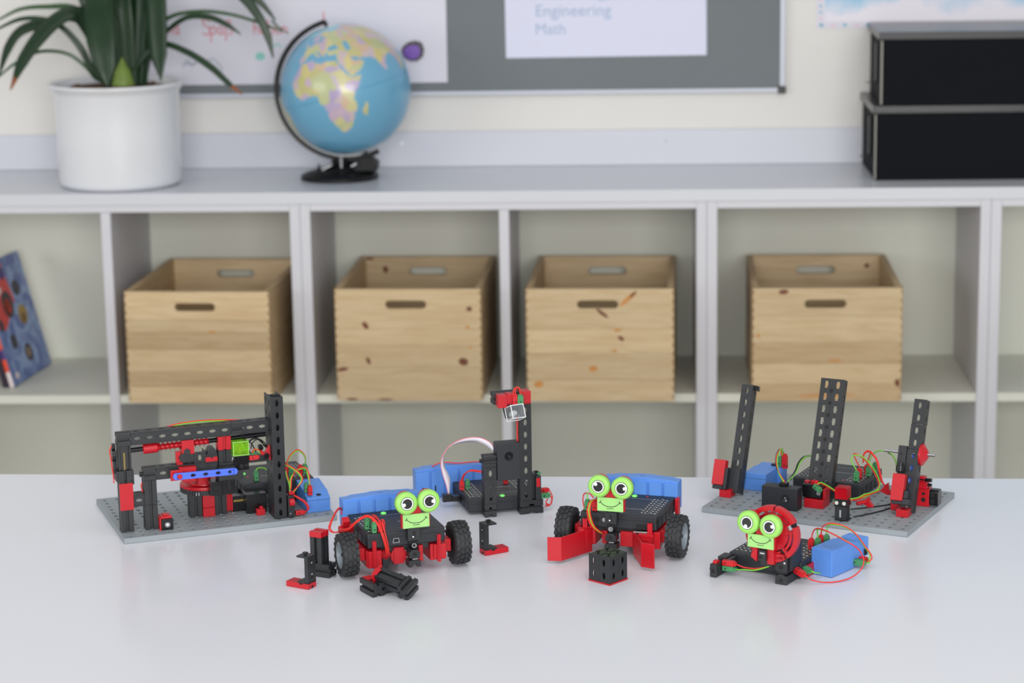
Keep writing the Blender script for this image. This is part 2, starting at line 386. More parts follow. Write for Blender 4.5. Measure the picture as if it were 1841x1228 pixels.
crate(0.2892, -0.0646, -2.04, 'pine crate with no dark knots on its front, nearest the leaning book', [34, 66, 112, 148, 175], [(180, 150, 9, 2, 0, 'knot_light', 0)], [L_, D_, L_, D_, L_, L_], 0)
crate(0.7202, -0.0499, -0.94, 'pine crate with dark round knots at lower right and low left of its front', [72, 116, 150], [(12, 66, 12, 4, 10, 'knot', 0), (66, 84, 4, 8, 25, 'knot', 0), (62, 158, 5, 9, 35, 'knot', 0), (262, 82, 10, 8, -15, 'knot', 0), (276, 192, 6, 5, 0, 'knot', 0), (272, 154, 5, 3, -40, 'knot_light', 0), (30, 3, 12, 2.5, 0, 'knot', 0), (100, 2.5, 16, 2, 0, 'knot', 0), (56, 205, 6, 8, 10, 'knot', 1), (22, 229, 9, 3, 0, 'knot', 1), (276, 112, 5, 2, 0, 'knot_light', 0)], [L_, L_, L_, L_], 0)
crate(1.1119, -0.0576, -1.33, 'pine crate with an orange-brown streak running into its grip hole', [44, 100, 150], [(208, 213, 23, 4.5, 43, 'knot_light', 0), (218, 222, 10, 2.5, 43, 'knot', 0), (155, 183, 15, 3.6, -38, 'knot', 0), (193, 131, 7, 4, -35, 'knot', 0), (180, 105, 5, 3, 0, 'knot_light', 0), (136, 68, 9, 6, 10, 'knot_light', 0), (24, 35, 10, 7, 10, 'knot_light', 0), (186, 148, 8, 3, 0, 'knot_light', 0)], [L_, L_, L_, L_], 0)
crate(1.5705, -0.0645, -0.46, 'pine crate with a red-brown knot on its top edge, in the rightmost filled bay', [36, 78, 122, 176], [(62, 226, 10, 5, 5, 'knot', 0), (166, 84, 14, 2.6, 0, 'knot_light', 0), (292, 38, 5, 8, 10, 'knot', 0), (150, 12, 60, 2.5, 2, 'knot_light', 0), (12, 136, 4, 4, 0, 'knot_light', 0), (260, 210, 6, 5, 0, 'knot', 1)], [D_, L_, D_, L_, L_], 0)

# ------------------------------------------------------------------ books
def leaning_book(label, s, th, main):
    b = sthing('book', label, 'book', s, 0.072, -0.3205 + th * 0.000252, -5.3)
    # cover plane leans to the left by 14 degrees; spine towards the room
    M = Ro(-14.3, 'Y')
    if main:
        part('cover', 'cover_blue', b, X(M, Bx(-0.9, 0, 0.2, 0, 236, 262)), bevel=0.3)
        part('cover', 'cover_blue', b, X(M, Bx(-th, 0, 0.2, -th + 0.9, 236, 262)))
        part('pages', 'paper', b, X(M, Bx(-th + 1, 1, 3, -1, 233, 259)))
        part('spine', 'spine_white', b, X(M, Bx(-th, -0.9, 0.2, 0, -0.05, 262)))
        for z0, z1, m in ((34, 62, 'spine_orange'), (62, 84, 'spine_purple'), (84, 112, 'spine_orange'), (150, 262, 'cover_red')):
            part('spine_print', m, b, X(M, Bx(-th - 0.05, -1.05, z0, 0.05, -0.92, z1)))
        part('cover_print', 'cover_red', b, X(M, Pr([(0, 128), (50, 116), (138, 168), (128, 215), (118, 258), (0, 258)], 0.0, 0.15, 'x')))
        for y, z, ry, rz, m in ((165, 190, 22, 17, 'portrait_dark'), (95, 165, 30, 30, 'portrait_dark'), (92, 160, 20, 19, 'spine_orange'), (160, 130, 25, 22, 'portrait_gold'), (160, 122, 16, 14, 'portrait_skin'), (70, 86, 16, 17, 'portrait_dark'), (130, 50, 20, 20, 'portrait_dark'), (128, 50, 12, 12, 'portrait_skin'), (110, 232, 18, 14, 'spine_purple'), (30, 130, 12, 14, 'portrait_dark')):
            part('cover_portrait', m, b, X(M, Pr(disc(ry, y, z, 24, rz), 0.16, 0.3, 'x')))
        part('cover_label', 'spine_white', b, X(M, Pr([(20, 12), (44, 14), (42, 26), (22, 24)], 0.16, 0.3, 'x')) + X(M, Pr([(20, 176), (84, 196), (82, 208), (20, 190)], 0.2, 0.34, 'x')))
    else:
        part('cover', 'dark_book', b, X(M, Bx(-th, 0, 0.2, 0, 200, 240)), bevel=0.4)
        part('pages', 'paper', b, X(M, Bx(-th + 1.5, 3, 240, -1.5, 197, 240.4)))
leaning_book('blue and red picture book with oval portraits, leaning on the left shelf', 0.012, 9, True)
leaning_book('dark purple book behind the spine of the blue and red book', 0.0005, 14, False)

# ------------------------------------------------------------------ pinboard, papers, magnet, calendar
pb = sthing('pinboard', 'grey pinboard with aluminium frame and black corner, above the globe', 'board', 0, 0.386, 0)
part('panel', 'board_grey', pb, Bx(214, -12, 270, 1647, -0.2, 1150))
part('frame_rail', 'alu', pb, Bx(208, -17, 262, 1644, -0.2, 271.5), bevel=1.2)
part('frame_rail', 'alu', pb, Bx(1645.5, -17, 275, 1657, -0.2, 1150), bevel=1.2)
part('frame_rail', 'alu', pb, Bx(208, -17, 1150.5, 1657, -0.2, 1162), bevel=1.2)
part('frame_rail', 'alu', pb, Bx(202, -17, 275, 213.5, -0.2, 1150), bevel=1.2)
part('corner_cap', 'gloss_black', pb, Bx(1641, -19, 259, 1659, -0.2, 275), bevel=2.5)
def stroke(pts, wd):
    """a pen stroke in the x,z plane as a flat strip"""
    P = smooth([(a, 0, b) for a, b in pts], 4) if len(pts) > 2 else [Vector((a, 0, b)) for a, b in pts]
    out = []
    for i in range(len(P) - 1):
        d = (P[i + 1] - P[i])
        if d.length < 1e-6: continue
        d.normalize(); n = Vector((-d.z, 0, d.x)) * wd / 2; e = d * wd * 0.2
        q = [P[i] - e + n, P[i] - e - n, P[i + 1] + e - n, P[i + 1] + e + n]; out += Pr([(v.x, v.z) for v in q], -0.12 - 0.0008 * (i % 5), 0, 'y')
    return out
GL = {
 'd': [[(8, 12), (3, 14), (0, 7), (3, 0), (8, 4)], [(9, 28), (8.5, 10), (9, 0), (11, 1)]],
 'S': [[(14, 24), (9, 30), (2, 25), (4, 18), (12, 13), (15, 6), (8, -1), (0, 3)]],
 'p': [[(0, 14), (1, 0), (1, -14)], [(1, 10), (7, 15), (11, 8), (6, 0), (1, 3)]],
 'a': [[(9, 13), (3, 14), (0, 7), (3, 0), (9, 5)], [(9, 14), (9, 3), (12, 0)]],
 'ß': [[(0, -12), (1, 10), (2, 24), (8, 26), (9, 18), (5, 14), (11, 9), (10, 1), (5, 0)]],
 'h': [[(0, 28), (0, 0)], [(0, 9), (5, 14), (9, 9), (9, 0)]],
 'b': [[(0, 28), (0, 1), (6, -1), (10, 6), (6, 13), (0, 9)]],
 'e': [[(1, 7), (9, 8), (8, 13), (3, 14), (0, 7), (4, 0), (10, 2)]],
 'n': [[(0, 14), (0, 0)], [(0, 9), (5, 14), (9, 9), (9, 0)]],
 'u': [[(0, 14), (1, 2), (6, 0), (9, 5), (9, 14)], [(9, 5), (10, 0)]],
 '!': [[(2, 34), (2, 12)], [(2, 3), (2.2, 0)]]}
def handwrite(txt, x, z, k, wd, adv=14):
    out = []
    for ch in txt:
        if ch == ' ': x += 12 * k; continue
        for st in GL[ch]: out += stroke([(x + a * k, z + b * k) for a, b in st], wd)
        x += adv * k
    return out
ps = sthing('poster', 'large white sheet with faded red handwriting, pinned behind the globe', 'poster', 0, 0.374, 0)
part('sheet', 'paper', ps, Bx(222, -0.9, 290.5, 925.5, -0.3, 900))
part('handwriting', 'ink_red', ps, X(Tr(0, -1.0, 0), handwrite('und', 300, 402, 1.0, 2.6, 15) + handwrite('Spaß', 391, 400, 1.15, 2.8, 15) + handwrite('haben', 505, 400, 1.1, 2.8, 14) + handwrite('!', 656, 408, 1.1, 3.2)), flat=True, label='faded red handwriting')
part('doodle', 'ink_green', ps, X(Tr(0, -1.0, 0), stroke([(508, 352), (514, 358), (522, 356), (524, 349), (516, 345), (509, 349), (520, 352)], 5) + stroke([(545, 372), (556, 378), (562, 372)], 3) + stroke([(742, 408), (748, 404)], 3)), flat=True)
part('doodle', 'ink_grey', ps, X(Tr(0, -1.0, 0), stroke([(345, 330), (355, 345), (365, 332), (380, 345), (395, 330)], 3) + stroke([(400, 342), (412, 347), (425, 335), (432, 322)], 3) + stroke([(352, 336), (376, 338)], 3)), flat=True)
def text_part(txt, x, z, size, m, parent, y):
    cu = bpy.data.curves.new('t', 'FONT'); cu.body = txt; cu.size = size * 0.001; cu.extrude = 0.00006
    o = bpy.data.objects.new('t', cu); COL.objects.link(o)
    me = bpy.data.meshes.new_from_object(o); bpy.data.objects.remove(o)
    me.transform(Matrix.Translation((x * 0.001, y * 0.001, z * 0.001)) @ Matrix.Rotation(R(90), 4, 'X')); me.materials.clear(); me.materials.append(MATS[m])
    t = bpy.data.objects.new('lettering', me); COL.objects.link(t); t.parent = parent; return t
pr = sthing('poster', 'white printed sheet reading Engineering and Math on the grey pinboard', 'poster', 0, 0.374, 0)
part('sheet', 'paper2', pr, Pr([(1054, 341.5), (1488, 343.5), (1486, 760), (1052, 760)], -0.9, -0.3, 'y'))
text_part('Engineering', 1118, 431, 35.5, 'text_blue', pr, -1.0)
text_part('Math', 1117.5, 392.5, 33, 'text_blue', pr, -1.0)
text_part('Technology', 1118, 471, 35.5, 'text_blue', pr, -1.0)
text_part('Science', 1118, 510, 35.5, 'text_blue', pr, -1.0)
mg = sthing('magnet', 'purple crystal stone magnet with dark rim on the white sheet', 'magnet', 0.8515, 0.3725, 0.3592)
ol = [(-25, 2), (-20, 12), (-9, 20), (6, 23), (20, 19), (25, 4), (22, -12), (10, -21), (-6, -21), (-19, -14)]
part('stone', 'stone', mg, Pr(ol, -9, -0.2, 'y'), bevel=2.5)
part('crystal', 'amethyst', mg, Pr([(a * 0.76 - 2, b * 0.7 - 2) for a, b in ol], -11.5, -8.8, 'y'), bevel=1.5)
cl = sthing('wall_calendar', 'wall calendar with blue sky picture and dotted border, above the black boxes', 'calendar', 1.7236, 0.3855, 0.3965)
part('sheet', 'paper', cl, Bx(0, -1.2, 0, 640, -0.1, 480))
pic = part('picture', 'sky_print', cl, Bx(0, -1.5, 0, 600, -1.21, 440)); pic.location = (0.0184, 0, 0.0145)
ds = []; dp = []
for i in range(20):
    q = Pr(disc(3.4, 9, 8 + i * 13.5, 10, 2.2), -1.4, -1.21, 'y'); (ds if i % 3 != 1 else dp).extend(q)
    q = Pr(disc(3.8, 12 + i * 24.5, 7, 10, 3.4), -1.4, -1.21, 'y'); (ds if i % 2 == 0 else dp).extend(q)
part('border_dot', 'map_dot', cl, ds, kind='stuff'); part('border_dot', 'map_dot_pink', cl, dp, kind='stuff')

# ------------------------------------------------------------------ black storage boxes
def sbox(label, s, z, W, D, H, turn):
    b = sthing('storage_box', label, 'box', s, 0.103, z, turn, 'black storage boxes stacked on the worktop')
    part('body', 'box_black', b, Bx(0, 0, 0.1, W, D, H - 16), bevel=1.2)
    part('lid', 'box_lid', b, Bx(-6, -2.5, H - 15.8, W + 6, D + 2.5, H), bevel=1.2)
    part('corner_strip', 'strip', b, Bx(-1.6, -1.0, 3, 1.6, 4, H - 18) if z > 0.2 else Bx(-1.6, -0.5, 3, 1.0, 5, H - 18))
    part('handle', 'gloss_black', b, Bx(-8, 60, H * 0.30, -0.1, 72, H * 0.82) + Bx(-26, 66, H * 0.27, -0.1, 72, H * 0.27 + 2), bevel=0.8)
    return b
sbox('long black storage box standing on the worktop, lower one of the stack', 1.8275, 0.1055, 420, 275, 154, 0.5)
sbox('long black storage box with pale corner strip, upper one of the stack', 1.8375, 0.2597, 420, 270, 150, -0.4)

# ------------------------------------------------------------------ potted plant
pt = sthing('potted_plant', 'strap-leaved green plant in a white ceramic pot, left on the worktop', 'plant', 0.2485, 0.140, 0.1055)
part('pot', 'ceramic', pt, Lathe((0, 0, 0), (0, 0, 1), [(0.2, 108), (1, 120), (6, 126), (14, 128), (120, 129), (196, 131), (200, 133), (206, 138), (211, 143), (215, 144), (217, 142), (216.5, 137), (211, 131), (200, 126), (150, 125), (20, 124), (12, 0.0)], 72), sharp=1.2)
part('soil', 'soil', pt, Lathe((0, 0, 0), (0, 0, 1), [(200, 125), (206, 100), (209, 50), (211, 0.0)], 40))
part('bark_chips', 'bark', pt, sum([X(Tr(random.uniform(-95, 95), random.uniform(-95, 60), 209) @ Matrix.Rotation(random.uniform(0, 6), 4, 'Z') @ Matrix.Rotation(random.uniform(-.5, .5), 4, 'Y'), Bx(-11, -3, -1.5, 11, 3, 1.5)) for i in range(34)], []), kind='stuff')
def leaf(pts, widths, m='leaf', tip=None, fold=0.18, facing=None, k=7):
    """strap leaf: centreline pts (mm, pot frame), half width profile, V fold along the midrib"""
    P = smooth(pts, k); n = len(P)
    def wd(t):
        f = t * (len(widths) - 1); i = min(int(f), len(widths) - 2); return widths[i] + (widths[i + 1] - widths[i]) * (f - i)
    V = []; Fc = []
    for i, p in enumerate(P):
        d = (P[min(i + 1, n - 1)] - P[max(i - 1, 0)]).normalized()
        f = Vector(facing) if facing else Vector((0, -1, 0.5))
        sd = d.cross(f)
        if sd.length < 1e-3: sd = Vector((1, 0, 0))
        sd.normalize(); nr = sd.cross(d).normalized(); h = wd(i / (n - 1)) / 2
        for u in (-1, -0.5, 0, 0.5, 1): V.append(tuple(p + sd * (u * h) - nr * (h * fold * (1 - abs(u)))))
    for i in range(n - 1):
        for j in range(4): Fc.append((i * 5 + j, i * 5 + j + 1, (i + 1) * 5 + j + 1, (i + 1) * 5 + j))
    o = part('leaf', m, pt, [(V, Fc)], sharp=2.5)
    so = o.modifiers.new('thick', 'SOLIDIFY'); so.thickness = 0.0009
    if tip:
        t0 = int(n * (1 - tip)); o.data.materials.append(MATS['leaf_tip'])
        for pl in o.data.polygons:
            if pl.vertices[0] // 5 >= t0: pl.material_index = 1
    return o
# leaf points measured on the plant, turned into mm from the pot's axis at its base
def q(px, py, y): return ((px - 212) * (1.135 + y * 0.00023) - y * 0.21, y, 206 + (146 - py) * (1.155 + y * 0.00023) - y * 0.10)
leaf([q(222, 120, -5), q(208, 20, -10), q(196, -44, -40), q(188, -4, -110), q(190, 60, -146), q(195, 110, -158), q(198, 147, -160)], [26, 44, 58, 60, 60, 44, 2], facing=(0, -1, 0.15))
leaf([q(240, 140, 5), q(262, 20, 5), q(282, -50, 0), q(292, -20, -20), q(293, 40, -40), q(294, 90, -52), q(297, 136, -60)], [24, 38, 44, 46, 44, 36, 2], facing=(0, -1, 0.1))
leaf([q(200, 138, 0), q(178, 60, -10), q(150, 14, -25), q(118, 18, -45), q(78, 50, -60), q(40, 98, -68), q(14, 150, -70)], [26, 34, 40, 46, 46, 36, 3], tip=0.08, facing=(-0.2, -0.7, 0.8))
leaf([q(205, 135, 20), q(180, 50, 25), q(140, 18, 30), q(90, 28, 30), q(40, 42, 30), q(12, 75, 28), q(-8, 125, 26)], [20, 26, 28, 30, 32, 28, 3], facing=(-0.3, -0.7, 0.7))
leaf([q(200, 140, 10), q(175, 130, -10), q(160, 112, -20), q(130, 88, -25), q(95, 80, -25), q(60, 84, -25), q(20, 105, -25), q(-12, 130, -25)], [7, 8, 8, 7, 7, 7, 6, 3], 'leaf_thin', facing=(0, -1, 0.3))
leaf([q(196, 140, -10), q(168, 112, -20), q(150, 76, -25), q(122, 42, -25), q(90, 24, -25), q(40, 22, -25), q(-14, 44, -25)], [12, 14, 14, 12, 10, 9, 4], facing=(0, -1, 0.3))
leaf([q(210, 130, 30), q(180, 40, 35), q(140, 4, 35), q(90, 0, 35), q(40, 4, 35), q(-5, 24, 35)], [14, 16, 14, 10, 8, 4], 'leaf_thin', facing=(0, -1, 0.4))
leaf([q(236, 140, -10), q(262, 96, -20), q(300, 70, -28), q(346, 84, -34), q(390, 112, -38), q(420, 140, -40), q(446, 162, -42)], [10, 12, 13, 14, 15, 12, 3], tip=0.12, facing=(0.2, -0.9, 0.5))
leaf([q(238, 140, 20), q(268, 70, 25), q(312, 24, 30), q(370, 12, 30), q(430, 18, 30), q(490, 36, 30), q(524, 50, 30)], [10, 10, 9, 8, 7, 6, 2], 'leaf_thin', facing=(0, -1, 0.5))
leaf([q(236, 140, 0), q(262, 100, 0), q(300, 56, 0), q(345, 24, 0), q(388, 22, 0), q(422, 36, 0), q(448, 54, 0)], [8, 8, 9, 11, 13, 11, 2], facing=(0, -1, 0.5))
leaf([q(240, 140, 20), q(262, 40, 20), q(320, -50, 10), q(400, -60, 0), q(456, -12, -5), q(484, 26, -10), q(498, 60, -12), q(506, 97, -14)], [20, 26, 26, 24, 22, 18, 15, 3], facing=(0.2, -1, 0.1))
leaf([q(240, 140, 30), q(270, 20, 30), q(340, -60, 30), q(420, -60, 30), q(480, -8, 30), q(500, 14, 30), q(512, 30, 30)], [16, 20, 20, 18, 14, 9, 3], facing=(0, -1, 0.3))
leaf([q(505, 30, 28), q(520, 44, 26), q(536, 54, 24)], [5, 4, 1], 'leaf_thin')
for (a, b, c, w0, w1, y) in ((232, 226, 206, 30, 40, -8), (250, 262, 272, 24, 30, -4), (244, 246, 242, 26, 34, 10), (214, 190, 160, 20, 30, 12), (204, 176, 146, 22, 26, 0), (258, 284, 318, 18, 26, 14), (222, 214, 186, 26, 34, 16), (238, 236, 228, 30, 36, -14), (262, 274, 288, 16, 22, 4), (228, 222, 236, 26, 30, 26)):
    leaf([q(a, 150, y), q((a + b) / 2, 95, y), q(b, 40, y), q((b + c) / 2, -15, y), q(c, -70, y * 2), q(c + (c - b) * 0.9, -120, y * 3)], [w0, w0, (w0 + w1) / 2, w1, w1, 6], facing=(0, -1, 0.1))
part('stem', 'leaf_base', pt, Lathe((18, -16, 200), (0.02, 0, 1), [(0, 24), (16, 23), (40, 17), (70, 0)], 16), label='yellow-green leaf base')

# ------------------------------------------------------------------ globe
gb = sthing('globe', 'blue desk globe showing Africa, on a black arc and base', 'globe', 0.7258, 0.1914, 0.1055)
GC = Vector((0, 0, 191)); GRr = 137
ax = Vector((-0.271, 0, 0.962)).normalized()
yw = SYAW
AF = [(-17, 15), (-16, 12), (-13, 8), (-8, 4.5), (-2, 5), (4, 6.3), (8.5, 4.5), (9.5, 1), (9, -2), (12.5, -6), (13.5, -12), (12, -17), (14.5, -23), (17, -29), (18.5, -34), (22, -34.3), (27, -33), (31, -29.5), (32.8, -26), (35.3, -23.5), (35, -20), (39.5, -16), (40.5, -11), (39, -6), (42, -1), (46, 2.5), (50.8, 10), (51, 12), (44, 10.8), (42, 13), (39, 16), (37, 20), (34.5, 26), (32.4, 30.5), (28, 31), (22, 32.5), (19, 30.5), (15, 32.3), (10.5, 34), (10.5, 37), (4, 36.8), (-2, 35.2), (-6, 35.8), (-9.5, 31), (-13, 27.5), (-17, 21)]
EU = [(-9, 37), (-9, 43), (-2, 43.5), (-4.5, 48), (2, 51), (8, 54), (8, 57), (11, 56), (13, 54.5), (21, 55), (24, 59), (30, 60), (22, 60.5), (25, 65), (20, 64), (17, 60.5), (16.5, 56.5), (12.5, 56), (10.5, 59), (6, 58.5), (5, 62), (14, 68), (26, 71), (40, 67), (44, 66), (60, 69), (70, 72), (90, 75), (113, 73), (140, 72), (160, 70), (178, 66), (160, 60), (155, 55), (140, 54), (132, 43), (127, 37), (122, 39), (121, 31), (117, 24), (108, 21), (107, 11), (103, 2), (99, 8), (98, 16), (92, 22), (87, 21), (80, 15), (80, 10), (77.5, 8), (74, 15), (72.5, 20), (67, 24.5), (60, 25.5), (56, 27), (50, 30), (48.5, 29.5), (51, 25), (56, 24.5), (59.5, 22), (55, 17), (45, 12.8), (43, 13), (39, 21), (35, 28), (35, 36), (28, 36.5), (26.5, 40), (29, 41), (28, 44), (31, 46.5), (38, 47), (41, 42), (35, 42), (29, 41), (23, 40.5), (24, 38), (22, 36.5), (19, 42), (13.5, 45.5), (12.5, 44), (18.5, 40), (16, 38), (10, 43.5), (3, 43), (0, 39.5), (-5, 36)]
MD = [(43.5, -22), (47, -25), (49, -19), (50, -15.5), (49, -12), (44.5, -17)]
UK = [(-5, 50), (1, 51), (0, 54), (-3, 58), (-6, 57), (-3, 54)]
AU = [(114, -22), (122, -18), (130, -12), (136, -12), (142, -11), (146, -19), (153, -27), (150, -37), (140, -38), (131, -32), (118, -35), (115, -33)]
NA = [(-165, 65), (-125, 70), (-85, 70), (-60, 52), (-70, 43), (-81, 30), (-97, 26), (-90, 16), (-82, 9), (-95, 15), (-110, 24), (-124, 40), (-130, 55)]
SA = [(-80, 0), (-72, 11), (-52, 5), (-35, -7), (-40, -22), (-57, -36), (-68, -52), (-74, -45), (-71, -18)]
def inside(x, y, P):
    r = False; j = len(P) - 1
    for i in range(len(P)):
        if (P[i][1] > y) != (P[j][1] > y) and x < (P[j][0] - P[i][0]) * (y - P[i][1]) / (P[j][1] - P[i][1]) + P[i][0]: r = not r
        j = i
    return r
seeds = [(random.uniform(-18, 150), random.uniform(-35, 75), random.choice([(206, 190, 96), (222, 206, 118), (208, 168, 190), (190, 160, 200), (226, 178, 128), (198, 200, 120), (214, 180, 180)])) for _ in range(150)]
seeds += [(22, -2, (178, 148, 196)), (28, 15, (214, 186, 200)), (3, 28, (226, 200, 96)), (-3, 18, (206, 196, 84)), (45, 24, (232, 206, 104)), (78, 22, (228, 198, 92)), (90, 60, (196, 204, 128)), (60, 58, (198, 206, 130)), (40, 58, (200, 206, 132)), (24, -30, (222, 204, 130)), (38, -4, (226, 214, 130)), (105, 35, (212, 178, 200)), (66, 48, (206, 176, 184))]
def gcol(lo, la):
    l2 = lo if lo > -170 else lo + 360
    for P in (AF, EU, MD, UK, AU, NA, SA):
        if inside(l2, la, P):
            if P is EU and (47 < l2 < 54 and 37 < la < 47): break
            s = min(seeds, key=lambda t: (t[0] - l2) ** 2 + (t[1] - la) ** 2); return tuple(v * 0.62 + k for v, k in zip(s[2], (62, 66, 70)))
    if la > 80 or la < -70: return (226, 232, 240)
    if abs(la) < 0.9: return (84, 150, 186)
    if abs(la) > 66: return (140, 196, 214)
    return (104, 164, 196)
NL, NB = 300, 150
V = []; Fc = []; cols = []
fw = Vector((0, -math.cos(R(12)), math.sin(R(12)))); e1 = (fw - ax * fw.dot(ax)).normalized(); e2 = ax.cross(e1)
for j in range(NB + 1):
    la = -90 + 180 * j / NB
    for i in range(NL):
        lo = -180 + 360 * i / NL; a = R(lo - 33 + 3.4); d = (e1 * math.cos(a) + e2 * math.sin(a)) * math.cos(R(la)) + ax * math.sin(R(la))
        V.append(tuple(GC + d * GRr)); cols.append((*lin(gcol(lo, la)), 1))
for j in range(NB):
    for i in range(NL): Fc.append((j * NL + i, j * NL + (i + 1) % NL, (j + 1) * NL + (i + 1) % NL, (j + 1) * NL + i))
sp = part('sphere', 'globe_map', gb, [(V, Fc)], sharp=3)
ca = sp.data.color_attributes.new('map', 'FLOAT_COLOR', 'POINT')
if len(sp.data.vertices) == len(cols): ca.data.foreach_set('color', [v for c in cols for v in c])
# meridian arc on the left side
arc = []; V = []; Fc = []
pr_ = ax.cross(Vector((0, 1, 0))).normalized()   # sideways, towards the right
if pr_.x > 0: pr_ = -pr_
NA_ = 48
for i in range(NA_ + 1):
    a = math.pi * (i / NA_ * 1.06 - 0.0); d = ax * math.cos(a) + pr_ * math.sin(a)
    for r, y in ((GRr + 5, -6), (GRr + 15, -8), (GRr + 15, 8), (GRr + 5, 6)): V.append(tuple(GC + d * r + Vector((0, y, 0))))
for i in range(NA_):
    for j in range(4): Fc.append((i * 4 + j, i * 4 + (j + 1) % 4, (i + 1) * 4 + (j + 1) % 4, (i + 1) * 4 + j))
Fc += [(0, 1, 2, 3), (NA_ * 4 + 3, NA_ * 4 + 2, NA_ * 4 + 1, NA_ * 4)]
part('meridian_arc', 'globe_plastic', gb, [(V, Fc)], bevel=1.0, sharp=1.0)
part('scale_strip', 'print_white', gb, sum([[([tuple(GC + (ax * math.cos(a) + pr_ * math.sin(a)) * r + Vector((0, y, 0))) for a in (math.pi * i / 40, math.pi * (i + 1) / 40) for r in (GRr + 3.2, GRr + 4.9) for y in (-5, 5)], [(0, 1, 3, 2), (4, 6, 7, 5), (0, 2, 6, 4), (1, 5, 7, 3), (0, 4, 5, 1), (2, 3, 7, 6)])] for i in range(18, 39)], []), label='pale inner scale strip of the arc')
part('pivot', 'globe_plastic', gb, Cy(GC + ax * (GRr - 1), GC + ax * (GRr + 12), 4) + Cy(GC - ax * (GRr - 1), GC - ax * (GRr + 12), 4))
part('base', 'globe_plastic', gb, Lathe((-20, 10, 0), (0, 0, 1), [(0.1, 80), (2, 83), (9, 82), (13, 74), (17, 60), (20, 46), (22, 0)], 56), sharp=1.0)
part('stand', 'globe_plastic', gb, Lathe((-14, 10, 18), (0, 0, 1), [(0, 44), (6, 40), (10, 30), (18, 22), (26, 24), (30, 0)], 32) + Pr([(10, 18), (62, 18), (64, 34), (52, 44), (40, 50), (10, 40)], -18, 34, 'y'), bevel=2)
part('ring_detail', 'chrome', gb, Cy((-12, -20, 24), (-12, -20, 50), 3.2) + Cy((-52, -18, 22), (-30, -24, 34), 3) + Cy((10, -24, 30), (22, -26, 36), 3.4) + Cy((-66, -6, 20), (-60, -14, 32), 3))

# ==================================================================== building-kit parts
def controller(t, x0, y0, z0, h=17, w=90, d=87, rows=('l', 'r'), led=None, flip=False, name_at=None, usb=None, dots=()):
    c = part('controller', 'case', t, Bx(x0, y0, z0, x0 + w, y0 + d, z0 + h), bevel=1.6)
    z1 = z0 + h
    part('seam', 'dark', c, Bx(x0 - 0.06, y0 - 0.06, z0 + h * 0.62, x0 + w + 0.06, y0 + d + 0.06, z0 + h * 0.62 + 0.5))
    rb = []
    for i in range(5):
        for xx in (x0, x0 + w): rb += Bx(xx - 0.7, y0 + 9 + i * 16, z0 + 1.5, xx + 0.7, y0 + 15 + i * 16, z0 + h * 0.6)
        rb += Bx(x0 + 8 + i * 16, y0 + d - 0.7, z0 + 1.5, x0 + 14 + i * 16, y0 + d + 0.7, z0 + h * 0.6)
    part('side_rib', 'case', c, rb, kind='stuff')
    so = []; hl = []
    for r_ in rows:
        for j, off in enumerate((5, 9.5, 16, 20.5)):
            x = x0 + off if r_ == 'l' else x0 + w - off
            for i in range(8):
                y = y0 + 12 + i * 8 + (1.5 if j % 2 else 0)
                so += Bx(x - 1.3, y - 1.0, z1, x + 1.3, y + 1.0, z1 + 0.25); hl += Cy((x + 0.9, y, z1 + 0.2), (x + 0.9, y, z1 + 0.36), 0.8, n=8)
        xx = x0 + 12.7 if r_ == 'l' else x0 + w - 12.7
        part('marking', 'print_grey', c, Bx(xx - 0.25, y0 + 10, z1, xx + 0.25, y0 + d - 10, z1 + 0.1))
    if so:
        part('socket', 'socket', c, so, kind='stuff'); part('socket_hole', 'dark', c, hl, kind='stuff')
    ya = y0 + d * 0.78 if not flip else y0 + d * 0.22
    part('marking', 'print_grey', c, Bx(x0 + 32, ya, z1, x0 + w - 22, ya + 0.5, z1 + 0.1))
    if led: part('status_light', 'led', c, Lathe((*led, z1 - 0.2), (0, 0, 1), [(0, 3.4), (1.2, 3.1), (2.0, 1.8), (2.3, 0)], 20))
    for dx, dy in dots: part('indicator', 'red_dot', c, Cy((dx, dy, z1), (dx, dy, z1 + 0.5), 1.3, n=12))
    cu = bpy.data.curves.new('t', 'FONT'); cu.body = 'fischertechnik'; cu.size = 0.0052; cu.extrude = 0.00005
    o = bpy.data.objects.new('t', cu); COL.objects.link(o); me = bpy.data.meshes.new_from_object(o); bpy.data.objects.remove(o)
    cx, cy = name_at or (x0 + w / 2 - 14, y0 + d * 0.42)
    me.transform(Matrix.Translation((cx * 0.001, cy * 0.001, z1 * 0.001 + 0.00006)) @ Matrix.Rotation(math.pi if flip else 0, 4, 'Z')); me.materials.clear(); me.materials.append(MATS['print_grey'])
    lt = bpy.data.objects.new('lettering', me); COL.objects.link(lt); lt.parent = c
    if usb is not None:
        part('usb_port', 'chrome', c, sum([Pr([(usb, z0 + 4), (usb + 8, z0 + 4), (usb + 7, z0 + 9.5), (usb + 1, z0 + 9.5)], y0 - 0.25, y0 - 0.02, 'y')], [])); part('usb_port_inner', 'dark', c, Pr([(usb + 0.9, z0 + 4.8), (usb + 7.1, z0 + 4.8), (usb + 6.3, z0 + 8.8), (usb + 1.7, z0 + 8.8)], y0 - 0.4, y0 - 0.26, 'y'))
    return c
